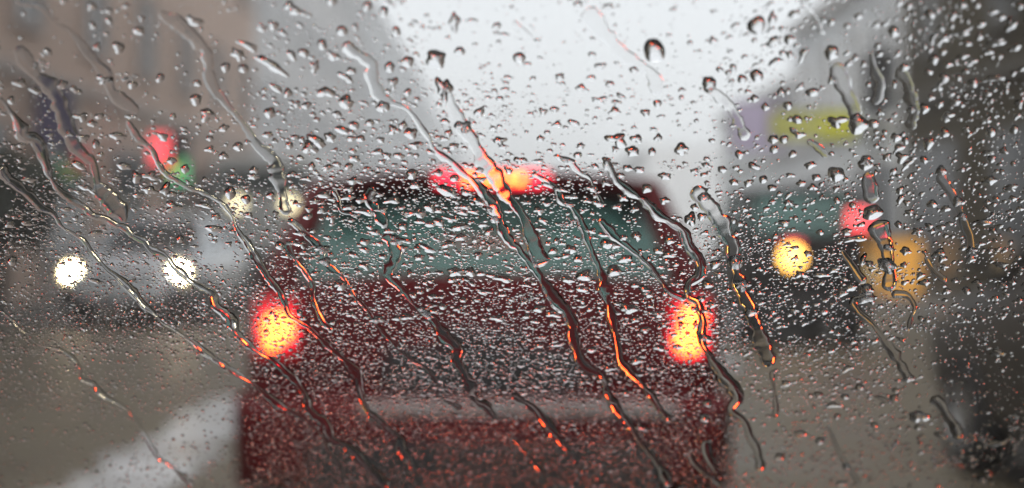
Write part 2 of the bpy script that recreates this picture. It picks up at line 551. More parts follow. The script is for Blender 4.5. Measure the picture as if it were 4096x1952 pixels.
def car(label, cat, x, y, rz, paint, stations, gh, wheels, wr=0.31, tint=(.7, .8, .8), roof_m=None):
    """local +y is the front, origin on the road below the rear bumper.
    gh = greenhouse: (rear base y, rear top y, front top y, front base y, roof half width, belt half width, belt z, roof z)"""
    root = empty('car', (x, y, 0), rz)
    tag(root, label, cat)
    rings = []
    for (yy, hw, zb, zt) in stations:
        h = section(hw, zb, zt)
        rings.append([(px, yy, pz) for px, pz in h] + [(-px, yy, pz) for px, pz in reversed(h)])
    loft('body', rings, paint, root)
    rb, rt, ft, fb, rw, bw, bz, rz_ = gh
    roof_m = roof_m or paint
    # roof: a thin crowned shell
    rr = []
    for t in (0, .06, .3, .6, .94, 1):
        yy = rt - .04 + (ft + .06 - rt + .02) * t
        dz = .045 * math.sin(math.pi * min(1, max(0, t))) - (.02 if t in (0, 1) else 0)
        top = [(px * rw, yy, rz_ + dz - .035 * abs(px) ** 2.5) for px in (-1.03, -.8, -.4, 0, .4, .8, 1.03)]
        bot = [(p[0], p[1], p[2] - .045) for p in reversed(top)]
        rr.append(top + bot)
    loft('roof', rr, roof_m, root)
    zr = rz_ - .045
    bz2 = bz - .02
    for s in (-1, 1):
        for (ya, yb, ra, nm) in ((rb + .03, rt + .02, .055, 'pillar'), (fb, ft, .04, 'pillar'), ((rb + fb) / 2 - .05, (rt + ft) / 2 - .05, .04, 'pillar')):
            tube(nm, (s * bw, ya, bz2), (s * rw, yb, zr), ra * 1.25, ra, roof_m, root, 8)
    g = tint_mat('tinted_glass_%d' % int(tint[0] * 100), tint)
    gr = tint_mat('teal_rear_glass', tint, 1.0, (.085, .185, .168)) if tint[1] > .8 else g
    slab('rear_window', [(-bw + .07, rb, bz), (bw - .07, rb, bz), (rw - .05, rt, zr), (-rw + .05, rt, zr)], .006, gr, root)
    slab('windscreen', [(-bw + .05, fb, bz), (bw - .05, fb, bz), (rw - .04, ft, zr), (-rw + .04, ft, zr)], .006, g, root)
    ym, yt = (rb + fb) / 2 - .05, (rt + ft) / 2 - .05
    for s in (-1, 1):
        slab('side_window', [(s * bw, rb + .1, bz), (s * bw, ym - .05, bz), (s * rw, yt - .05, zr), (s * rw, rt + .08, zr)], .006, g, root)
        slab('side_window', [(s * bw, ym + .05, bz), (s * bw, fb - .07, bz), (s * rw, ft - .05, zr), (s * rw, yt + .05, zr)], .006, g, root)
        my = fb - .25
        mv = [(s * (bw + .10), my, bz + .03), (s * (bw + .24), my + .02, bz + .03), (s * (bw + .24), my + .02, bz + .15), (s * (bw + .10), my, bz + .15)]
        slab('mirror', mv, .09, paint, root, .015)
        # front seats with head restraints
        sx = s * .36
        se = box('seat', sx - .24, sx + .24, fb - 1.35, fb - 1.2, bz - .45, bz - .08, M_INT, root, .04)
        box('head_restraint', sx - .12, sx + .12, fb - 1.36, fb - 1.27, bz - .06, bz + .07, M_INT, se, .03)
    wm, rm = wheel_mesh(wr, .2), rim_mesh(wr, .2)
    for wy in wheels:
        for s in (-1, 1):
            hw = max(st[1] for st in stations)
            w = link_mesh('wheel', wm, None, root, (s * (hw - .09), wy, wr))
            if s < 0: w.rotation_euler = (0, 0, math.pi)
            link_mesh('rim', rm, None, w, (0, 0, 0))
    return root


def lens(name, root, x, y, z, w, h, d, m, face=-1, bev=.02):
    return box(name, x - w / 2, x + w / 2, min(y, y + face * d), max(y, y + face * d), z - h / 2, z + h / 2, m, root, min(bev, d * .4))


M_RED = mat('dark_red_car_paint', (0.075, 0.002, 0.004), rough=0.45, var=0.12, scale=4, coat=0.05, spec=0.15)
M_SILVER = mat('silver_car_paint', (0.70, 0.745, 0.79), rough=0.25, metal=0.0, var=0.06, scale=4, coat=1.0)
M_BLACKP = mat('black_car_paint', (0.010, 0.009, 0.009), rough=0.4, var=0.2, scale=4, coat=0.1, spec=0.25)
M_BROWNP = mat('dark_grey_car_paint', (0.026, 0.021, 0.015), rough=0.45, var=0.15, scale=4, coat=0.1)
L_TAIL = lamp_mat('lit_tail_lamp', (1.0, 0.088, 0.010), 14, (0.5, 0.02, 0.02))
L_TAILDIM = lamp_mat('tail_lamp_glow', (1.0, 0.020, 0.055), 1.5, (0.4, 0.01, 0.01))
L_LENS = lamp_mat('tail_lens_body', (1.0, 0.012, 0.03), 0.28, (0.3, 0.01, 0.012))
L_TAILGLOW = lamp_mat('tail_lens_glow', (1.0, 0.020, 0.045), 3.2, (0.4, 0.01, 0.01))
L_STOP = lamp_mat('lit_stop_lamp', (1.0, 0.10, 0.012), 16, (0.5, 0.02, 0.02))
L_HEAD = lamp_mat('lit_headlamp', (1.0, 0.84, 0.52), 44, (0.9, 0.9, 0.9))
L_AMBER = lamp_mat('lit_amber_lamp', (1.0, 0.50, 0.10), 4.0, (0.8, 0.4, 0.05))
L_PINK = lamp_mat('lit_red_lamp', (1.0, 0.09, 0.10), 1.6, (0.6, 0.03, 0.03))
M_LENS_R = mat('red_lens_plastic', (0.22, 0.01, 0.012), rough=0.12, var=0.1, coat=0.6)
M_CHROME = mat('headlamp_shell', (0.5, 0.5, 0.5), rough=0.15, metal=0.9, var=0.05)

# the dark red hatchback straight ahead
hatch = [(0.00, .70, .40, .80), (0.03, .80, .30, .96), (.14, .845, .24, 1.015), (.7, .855, .22, 1.0), (2.3, .855, .22, .98), (2.95, .845, .22, .93), (3.5, .80, .25, .83), (3.8, .70, .30, .72), (3.88, .58, .36, .62)]
red = car('dark red hatchback with its brake lights on, straight ahead', 'car', -0.10, 4.92, 0, M_RED, hatch,
          (.10, .36, 1.45, 2.30, .60, .74, 1.0, 1.40), (.62, 3.05), tint=(.70, .86, .835))
for s in (-1, 1):
    hs_ = lens('tail_light', red, s * .712, .02, .862, .15, .215, .06, L_LENS, -1, .03)
    for bx, bz_, br in (((-.702, .862, .050), (-.722, .812, .024)) if s < 0 else ((.718, .892, .040), (.706, .818, .044))):
        for nm, k, dy, mm in (('glow_disc', 1.3, .046, L_TAILGLOW), ('lit_bulb', 1.0, .052, L_TAIL)):  # a glowing disc added around each bulb for a red halo
            v, f = tube_vf((bx, -.041, bz_), (bx, -dy, bz_), br * k, br * k * .96, 20)
            pd(nm, v, f, mm, hs_)
sp = loft('spoiler', [[(px * .57, yy, 1.405 + dz) for px, dz in ((-1, -.035), (-.6, 0), (0, .012), (.6, 0), (1, -.035))] + [(px * .57, yy, 1.372 + dz) for px, dz in ((1, -.035), (.6, 0), (0, .012), (-.6, 0), (-1, -.035))] for yy in (.16, .26, .40)], M_RED, red)
hb = lens('high_brake_light', red, .03, .157, 1.380, .40, .052, .03, L_TAILDIM, -1, .006)
for k in range(5):
    lens('bulb', hb, -.05 + .045 * k, .126, 1.380, .03, .022, .006, L_STOP, -1, .002)
bp = loft('rear_bumper', [[(px, yy, z) for px, yy, z in ((s, -.02 - a, .30), (s, -.10 - a, .36), (s, -.13 - a, .52), (s, -.12 - a, .585), (s, .02, .63), (s, .02, .30))] for s, a in ((-.86, -.12), (-.80, -.03), (-.5, 0), (0, .015), (.5, 0), (.80, -.03), (.86, -.12))], M_RED, red)
lens('pale_strip', bp, .12, -.12, .597, 1.08, .05, .03, mat('pale_bumper_strip', (0.27, 0.255, 0.25), 0.35, var=.1), -1, .012)  # pale strip added to give the bumper's ledge its pale band
lens('lower_valance', bp, 0, -.135, .40, 1.2, .17, .02, M_TRIM)
tg = box('tailgate_seam', -.62, .62, -.012, .0, .70, .712, M_TRIM, red)
box('plate_recess', -.34, .34, -.006, .012, .63, .79, M_TRIM, red, .004)
lens('handle', red, 0, .012, .83, .30, .045, .03, M_TRIM)
tube('rear_wiper', (.02, .13, 1.03), (.30, .17, 1.06), .012, .008, M_TRIM, red, 6)

# oncoming silver saloon, headlights on
saloon = [(0.0, .62, .45, .82), (.08, .76, .35, .94), (.5, .84, .26, 1.0), (1.6, .86, .24, .98), (3.0, .86, .24, .95), (3.7, .85, .25, .90), (4.25, .82, .30, .80), (4.5, .70, .34, .70), (4.58, .55, .38, .60)]
sil = car('oncoming silver car with two bright headlights, on the left', 'car', -4.88, 17.9 + 4.5, math.pi, M_SILVER, saloon,
          (.75, 1.45, 2.55, 3.45, .58, .72, .97, 1.45), (.85, 3.6), tint=(.62, .67, .69))
for s in (-1, 1):
    sh = lens('headlight', sil, s * .675, 4.36, .70, .34, .31, .09, M_CHROME, 1)
    v, f = tube_vf((s * .675, 4.457, .70), (s * .675, 4.466, .70), .08, .08, 18)
    pd('lit_bulb', v, f, L_HEAD, sh)
    v, f = tube_vf((s * .675, 4.451, .70), (s * .675, 4.456, .70), .15, .15, 20)
    pd('glow_disc', v, f, lamp_mat('headlamp_glow', (1.0, 0.82, 0.50), 0.8), sh)  # added disc whose own glow makes the headlamp's warm halo
lens('grille', sil, 0, 4.50, .66, .86, .13, .07, M_TRIM, 1)
lens('front_bumper', sil, 0, 4.36, .40, 1.62, .26, .20, M_TRIM, 1, .05)

# dark tall car ahead in the right-hand lane
tall = [(0.0, .58, .30, .90), (.05, .66, .24, 1.16), (.3, .68, .2, 1.20), (2.2, .68, .2, 1.16), (2.7, .67, .22, 1.04), (3.1, .62, .26, .92), (3.3, .5, .32, .7)]
van = car('dark tall car ahead on the right, with one amber and one red lamp lit', 'car', 3.12, 15, 0, M_BLACKP, tall,
          (.06, .24, 1.7, 2.3, .54, .62, 1.19, 1.69), (.65, 2.6), tint=(.66, .84, .81))
v, f = tube_vf((-.17, -.03, .945), (-.17, -.062, .945), .125, .12, 20)
a = pd('amber_lamp', v, f, L_AMBER, van)
box('red_cap', -.27, -.07, -.06, -.02, 1.075, 1.11, L_TAILDIM, van, .01)
box('red_lamp', .42, .65, -.062, -.005, 1.235, 1.45, L_PINK, van, .02)
lens('rear_bumper', van, 0, .02, .42, 1.3, .22, .12, M_TRIM, -1, .04)

# dark parked car close on the right
pk = car('dark car alongside in the next lane, cut by the right edge', 'car', 3.08, 3.45, 0, M_BROWNP, saloon,
         (.75, 1.45, 2.55, 3.45, .58, .72, .97, 1.43), (.85, 3.6), tint=(.62, .58, .50))
for s in (-1, 1):
    lens('tail_light', pk, s * .62, .05, .76, .22, .12, .05, M_LENS_R)
lens('rear_bumper', pk, 0, .06, .48, 1.5, .2, .12, M_TRIM, -1, .04)

# white bus far down the oncoming lane
root = empty('bus', (-6.05 + .1, 34.0, 0))
tag(root, 'white bus with two pale yellow lamps, beyond the silver car', 'bus')
M_BUS = mat('white_bus_paint', (0.62, 0.64, 0.63), rough=0.35, var=0.06, scale=2, coat=0.5)
box('body', -1.22, 1.22, 0, 10.5, .35, 3.1, M_BUS, root, .10)
box('windscreen', -1.06, 1.06, -.03, -.003, 2.16, 2.78, mat('bus_glass', (0.03, 0.05, 0.05), 0.06, var=.2), root, .008)
box('bumper', -1.2, 1.2, -.12, -.003, .35, .75, M_TRIM, root, .04)
for s in (-1, 1):
    v, f = tube_vf((s * .62, -.003, 1.92), (s * .62, -.05, 1.92), .15, .15, 16)
    pd('lamp', v, f, lamp_mat('lit_bus_lamp', (1.0, 0.86, 0.52), 2.2), root)
    slab('mirror', [(s * 1.28, -.2, 2.0), (s * 1.5, -.2, 2.0), (s * 1.5, -.2, 2.5), (s * 1.28, -.2, 2.5)], .08, M_TRIM, root, .02)
    for wy in (2.2, 8.0):
        w = link_mesh('wheel', wheel_mesh(.48, .28), None, root, (s * 1.06, wy, .48))
    for k in range(5):
        box('side_window', *sorted((s * 1.223, s * 1.235)), 1.2 + k * 1.8, 2.8 + k * 1.8, 1.6, 2.6, MATS['bus_glass'], root)

# amber-lit street stall on the right pavement
root = empty('street_stall', (6.72, 25.4, 0.13))
tag(root, 'small street stall with a glowing amber front, on the right', 'stall')
M_STALL = mat('stall_ochre_board', (0.42, 0.22, 0.05), rough=0.5, var=0.2, scale=5)
box('cabinet', -.62, .62, 0, .6, .16, 1.0, M_STALL, root, .02)
box('front_panel', -.59, .59, -.03, -.003, .0, .97, lamp_mat('lit_amber_panel', (0.62, 0.30, 0.055), 0.38), root)
box('lamp', -.56, -.24, -.075, -.033, .16, .62, lamp_mat('lit_stall_lamp', (0.9, 0.62, 0.26), 0.6), root, .01)
box('counter', -.66, .66, -.06, .64, 1.003, 1.04, M_STEEL, root, .01)
for sx in (-.55, .55):
    for sy in (.06, .54):
        tube('leg', (sx, sy, 0.0), (sx, sy, .158), .03, .03, M_STEEL, root, 8)

# ------------------------------------------------------------------ our own car: pane, bonnet, dashboard, pillars
TILT = R(40)
D0 = FOCUS
fwd = Vector((0, math.cos(R(PITCH)), math.sin(R(PITCH))))
P0 = Vector((0, 0, CAM_Z)) + fwd * D0                       # the pane's middle, on the outer face
YAW = R(0)
N = Vector((0, math.sin(TILT), math.cos(TILT)))            # outward normal: forwards and up
U = Vector((1, 0, 0))
V = U.cross(N)                                              # up the slope of the pane, towards the roof

own = empty('own_car', (0, 0.9, 0))
tag(own, 'car one looks out of, behind its rain-covered windscreen', 'car')


def own_slab(name, pts, th, m, bevel=0.0):
    o = slab(name, [Vector(p) - Vector((0, 0.9, 0)) for p in pts], th, m, own, bevel)
    return o


def pane_pt(u, v, h=0.0):
    return P0 + U * u + V * v + N * h


pw, pb, ptp = .74, -.46, .40
own_slab('windscreen', [pane_pt(-pw, pb, -.0035), pane_pt(pw, pb, -.0035), pane_pt(pw * .88, ptp, -.0035), pane_pt(-pw * .88, ptp, -.0035)], .005, M_PANE)
M_DASH = mat('dashboard_plastic', (0.02, 0.02, 0.021), rough=0.6, var=0.2, scale=40, bump=.1)
M_LIN = mat('roof_lining_cloth', (0.20, 0.20, 0.19), rough=0.9, var=0.1, scale=60)
M_BON = mat('black_bonnet_paint', (0.012, 0.012, 0.014), rough=0.35, var=0.15, scale=5, coat=0.1, spec=0.3)
bl, br = pane_pt(-pw, pb), pane_pt(pw, pb)
own_slab('dashboard', [(-.72, .42, .80), (.72, .42, .80), (.72, br.y - .02, br.z - .04), (-.72, bl.y - .02, bl.z - .04)], .06, M_DASH, .02)
rings = []
for yy, z, w in ((br.y + .02, br.z - .02, .76), (br.y + .3, br.z - .04, .76), (br.y + .6, br.z - .09, .73), (br.y + .85, br.z - .17, .66), (br.y + .92, br.z - .3, .6)):
    rings.append([(px * w, yy - .9, z - .05 * abs(px) ** 3) for px in (-1, -.8, -.4, 0, .4, .8, 1)] + [(px * w, yy - .9, z - .12 - .05 * abs(px) ** 3) for px in (1, .8, .4, 0, -.4, -.8, -1)])
loft('bonnet', rings, M_BON, own)
tl, tr_ = pane_pt(-pw * .88, ptp), pane_pt(pw * .88, ptp)
own_slab('roof_lining', [(-.64, tl.y - .01, tl.z + .01), (.64, tr_.y - .01, tl.z + .01), (.62, -1.2, tl.z + .06), (-.62, -1.2, tl.z + .06)], .03, M_LIN)
for s in (-1, 1):
    a, b = pane_pt(s * (pw + .035), pb), pane_pt(s * (pw * .88 + .035), ptp)
    tube('pillar', a - Vector((0, .9, 0)), b - Vector((0, .9, 0)), .03, .028, M_DASH, own, 10)

# ------------------------------------------------------------------ rain on the windscreen
FPX = 4096 * LENS / SENSOR
right, up = Vector((1, 0, 0)), Vector((0, -math.sin(R(PITCH)), math.cos(R(PITCH))))
C0 = np.array([0, 0, CAM_Z]); FW = np.array(fwd); UP = np.array(up); P0n = np.array(P0); Nn = np.array(N)
EPS = 0.0002


def on_pane(x, y, h=0.0):
    """where sight lines through photo pixels meet the pane's outer face; h lifts the point off the face"""
    x, y = np.asarray(x, float), np.asarray(y, float)
    d = FW[None, :] + ((x - 2048) / FPX)[:, None] * np.array([1.0, 0, 0])[None, :] - ((y - 976) / FPX)[:, None] * UP[None, :]
    t = ((P0n - C0) @ Nn) / (d @ Nn)
    p = C0 + d * t[:, None]
    return p + (np.asarray(h) + EPS)[..., None] * Nn


def px_size(y):
    """metres on the pane covered by one photo pixel sideways"""
    p = on_pane([2048, 2058], [y, y], np.zeros(2))
    return float(np.linalg.norm(p[1] - p[0])) / 10


class Sheet:
    """gathers closed water shapes into one mesh"""

    def __init__(self):
        self.v, self.loops, self.starts, self.tot = [], [], [], []
        self.smooth = []
        self.nv = self.nl = 0

    def add(self, verts, quads, tris, base):
        n0 = self.nv
        self.v.append(verts); self.nv += len(verts)
        for arr, k, sm in ((quads, 4, True), (tris, 3, True)):
            if len(arr):
                a = np.asarray(arr, np.int32) + n0
                self.loops.append(a.ravel()); m = len(a)
                self.starts.append(self.nl + np.arange(m, dtype=np.int32) * k)
                self.tot.append(np.full(m, k, np.int32)); self.smooth.append(np.full(m, sm)); self.nl += m * k
        for poly in base:
            a = np.asarray(poly, np.int32) + n0
            self.loops.append(a); self.starts.append(np.array([self.nl], np.int32))
            self.tot.append(np.array([len(a)], np.int32)); self.smooth.append(np.array([False])); self.nl += len(a)

    def build(self, name, origin=None):
        v = np.concatenate(self.v).astype(np.float32)
        if origin is None:
            origin = v.mean(axis=0)
        v = v - np.asarray(origin, np.float32)
        me = bpy.data.meshes.new(name)
        me.vertices.add(len(v)); me.vertices.foreach_set('co', v.ravel())
        lo = np.concatenate(self.loops)
        me.loops.add(len(lo)); me.loops.foreach_set('vertex_index', lo)
        st, sm = np.concatenate(self.starts), np.concatenate(self.smooth)
        me.polygons.add(len(st)); me.polygons.foreach_set('loop_start', st)
        me.polygons.foreach_set('use_smooth', sm)
        me.update(calc_edges=True)
        me.validate()
        me.materials.append(M_WATER)
        o = bpy.data.objects.new(name, me)
        COL.objects.link(o)
        o.location = [float(c) for c in origin]
        return o


TOPO = {}


def topo(S, K):
    """dome of S segments and K rings (outermost first) with an apex, and a flat base of its own vertices"""
    if (S, K) in TOPO: return TOPO[(S, K)]
    q, t = [], []
    for k in range(K - 1):
        for i in range(S):
            j = (i + 1) % S
            q.append((k * S + i, k * S + j, (k + 1) * S + j, (k + 1) * S + i))
    ap = K * S
    for i in range(S):
        t.append(((K - 1) * S + i, (K - 1) * S + (i + 1) % S, ap))
    base = [tuple(ap + 1 + i for i in range(S - 1, -1, -1))]
    TOPO[(S, K)] = (q, t, base)
    return TOPO[(S, K)]


def drop(sheet_, x, y, rx, ry, rot=0.0, rough=0.12, hrel=0.36, sag=0.30):
    hrel *= 1.3 * (1.0 - (.45 if x > 900 else .12) * min(1, max(0, (y - 1250) / 500)))   # flatter where they are finest
    """one raindrop: photo-pixel centre and radii, outline made uneven, apex sagging downhill"""
    r = math.sqrt(rx * ry)
    S, K = (10, 3) if r < 5.5 else (14, 4) if r < 10 else (24, 6) if r < 24 else (40, 9)
    th = np.arange(S) * 2 * np.pi / S
    rad = np.ones(S)
    for k, amp in ((2, .7), (3, 1.0), (4, .55), (5, .5), (7, .3)):
        if k < S / 2:
            rad += rough * amp * RNG.normal() * np.cos(k * th + RNG.uniform(0, 6.28))
    if rough > .12 and S > 10:
        rad += .16 * np.maximum(0, np.cos(th - RNG.uniform(0, 6.28))) ** 6 * RNG.uniform(0, 2.2) + .5 * rough * np.maximum(0, np.cos(2 * (th - RNG.uniform(0, 6.28)))) ** 5
    rad = np.clip(rad, .45, 1.9)
    c, s = math.cos(rot), math.sin(rot)
    ex, ey = rad * rx * np.cos(th), rad * ry * np.sin(th)     # photo y runs down
    ox, oy = ex * c - ey * s, ex * s + ey * c
    mpx = px_size(y)
    H = hrel * min(rx, ry * 1.35) * mpx * (1.0 + .15 * RNG.normal())
    H = max(H, .10 * r * mpx)
    rho = np.sin(np.linspace(1, 0, K + 1)[:-1] * np.pi / 2) ** .9
    X, Y, Z = [], [], []
    for q in rho:
        off = sag * (1 - q)
        X.append(x + ox * q); Y.append(y + oy * q + off * ry)
        Z.append(H * (1 - q ** 2.6) * np.ones(S))
    X.append([x]); Y.append([y + sag * ry]); Z.append([H])
    X.append(x + ox); Y.append(y + oy); Z.append(np.zeros(S))
    X, Y, Z = np.concatenate(X), np.concatenate(Y), np.concatenate(Z)
    q, t, b = topo(S, K)
    sheet_.add(on_pane(X, Y, Z), q, t, b)


def spline(pts, step=7.0):
    """Catmull-Rom through photo-pixel points, resampled evenly"""
    P = np.array(pts, float)
    P = np.vstack([2 * P[0] - P[1], P, 2 * P[-1] - P[-2]])
    out = []
    for i in range(1, len(P) - 2):
        p0, p1, p2, p3 = P[i - 1], P[i], P[i + 1], P[i + 2]
        n = max(2, int(np.linalg.norm(p2 - p1) / 3))
        t = np.linspace(0, 1, n, endpoint=False)[:, None]
        out.append(.5 * ((2 * p1) + (-p0 + p2) * t + (2 * p0 - 5 * p1 + 4 * p2 - p3) * t ** 2 + (-p0 + 3 * p1 - 3 * p2 + p3) * t ** 3))
    Q = np.vstack(out + [P[-2][None]])
    d = np.concatenate([[0], np.cumsum(np.linalg.norm(np.diff(Q, axis=0), axis=1))])
    n = max(4, int(d[-1] / step))
    s = np.linspace(0, d[-1], n)
    return np.stack([np.interp(s, d, Q[:, 0]), np.interp(s, d, Q[:, 1])], 1), s


def wob(s, lam, seed):
    """smooth noise along a length"""
    g = np.random.default_rng(seed)
    n = int(s[-1] / lam) + 4
    k = g.normal(size=n)
    u = s / lam
    i = u.astype(int); f = u - i
    f = f * f * (3 - 2 * f)
    return k[i] * (1 - f) + k[i + 1] * f


FLIP = False
TRACKS = []            # (points, half width) for keeping small drops off the trails


def trail(label, pts, w, flat=2.2, hrel=0.34, bead=0.35, edge=0.12, wander=2.0, seed=0, clear=1.18, into=None):
    """a run of water down the pane: domed strip with wandering, beaded edges"""
    Q, s = spline(pts)
    n = len(Q)
    T = np.gradient(Q, axis=0)
    T /= np.linalg.norm(T, axis=1)[:, None] + 1e-9
    Nn2 = np.stack([-T[:, 1], T[:, 0]], 1)
    Q = Q + Nn2 * (wob(s, 48, seed + 1) * wander)[:, None]
    hw = w / 2 * (1 + bead * .5 * wob(s, 70, seed + 2) + bead * .2 * wob(s, 26, seed + 3)) * (1 + .3 * wob(s, 190, seed + 7))
    hw = np.clip(hw, w * .17, w * 1.0)
    e = np.minimum(s, s[-1] - s) / (w * .6)
    hw *= np.sqrt(np.clip(1 - (1 - np.clip(e, 0.02, 1)) ** 2, 0, 1))
    K = 11
    a = np.sin(np.linspace(-1, 1, K) * np.pi / 2)
    flat = flat if flat > 3.2 else flat + 1.0
    hrel = hrel if hrel < .2 else hrel * .58
    el = 1 + edge * (1.1 * wob(s, 30, seed + 4) + .7 * wob(s, 11, seed + 8)); er = 1 + edge * (1.1 * wob(s, 30, seed + 5) + .7 * wob(s, 11, seed + 9))
    mpx = np.array([px_size(y) for y in Q[:, 1]])
    hh = hrel * hw * mpx * np.clip(1 + .35 * wob(s, 130, seed + 6), .25, 1.5)
    hh = np.maximum(hh, .08 * hw * mpx)
    X = np.zeros((n, K)); Y = np.zeros((n, K)); Z = np.zeros((n, K))
    for j in range(K):
        sc = hw * a[j] * (el if a[j] < 0 else er)
        X[:, j] = Q[:, 0] + Nn2[:, 0] * sc
        Y[:, j] = Q[:, 1] + Nn2[:, 1] * sc
        Z[:, j] = hh * (1 - abs(a[j]) ** flat)
    top = on_pane(X.ravel(), Y.ravel(), Z.ravel())
    bx = np.stack([X[:, 0], X[:, -1]], 1).ravel(); by = np.stack([Y[:, 0], Y[:, -1]], 1).ravel()
    bot = on_pane(bx, by, np.zeros(len(bx)))
    vv = np.vstack([top, bot])
    quads = [(i * K + j, (i + 1) * K + j, (i + 1) * K + j + 1, i * K + j + 1) for i in range(n - 1) for j in range(K - 1)]
    o = n * K
    base = [(o + 2 * i, o + 2 * i + 1, o + 2 * i + 3, o + 2 * i + 2) for i in range(n - 1)]
    if into is not None:                                # one of the many beyond the picture's edge
        into.add(vv, [q[::-1] for q in quads] if FLIP else quads, [], [b[::-1] for b in base] if FLIP else base)
        TRACKS.append((Q[::3], hw[::3] * clear + 1, Nn2[::3]))
        return None
    sh = Sheet()
    sh.add(vv, quads, [], base)
    p0 = on_pane([Q[n // 2, 0]], [Q[n // 2, 1]], np.zeros(1))[0]
    ob = sh.build('water_trail', p0)
    # outward facing everywhere
    bm = bmesh.new(); bm.from_mesh(ob.data); bmesh.ops.remove_doubles(bm, verts=[], dist=0)
    nrm = Vector(N)
    for f in bm.faces:
        f.normal_update()
        want = f.smooth
        if (f.normal.dot(nrm) > 0) != want: f.normal_flip()
    bm.to_mesh(ob.data); bm.free()
    tag(ob, label, 'water trail', 'trails of rain running down the windscreen')
    TRACKS.append((Q[::3], hw[::3] * clear + 1, Nn2[::3]))
    return ob


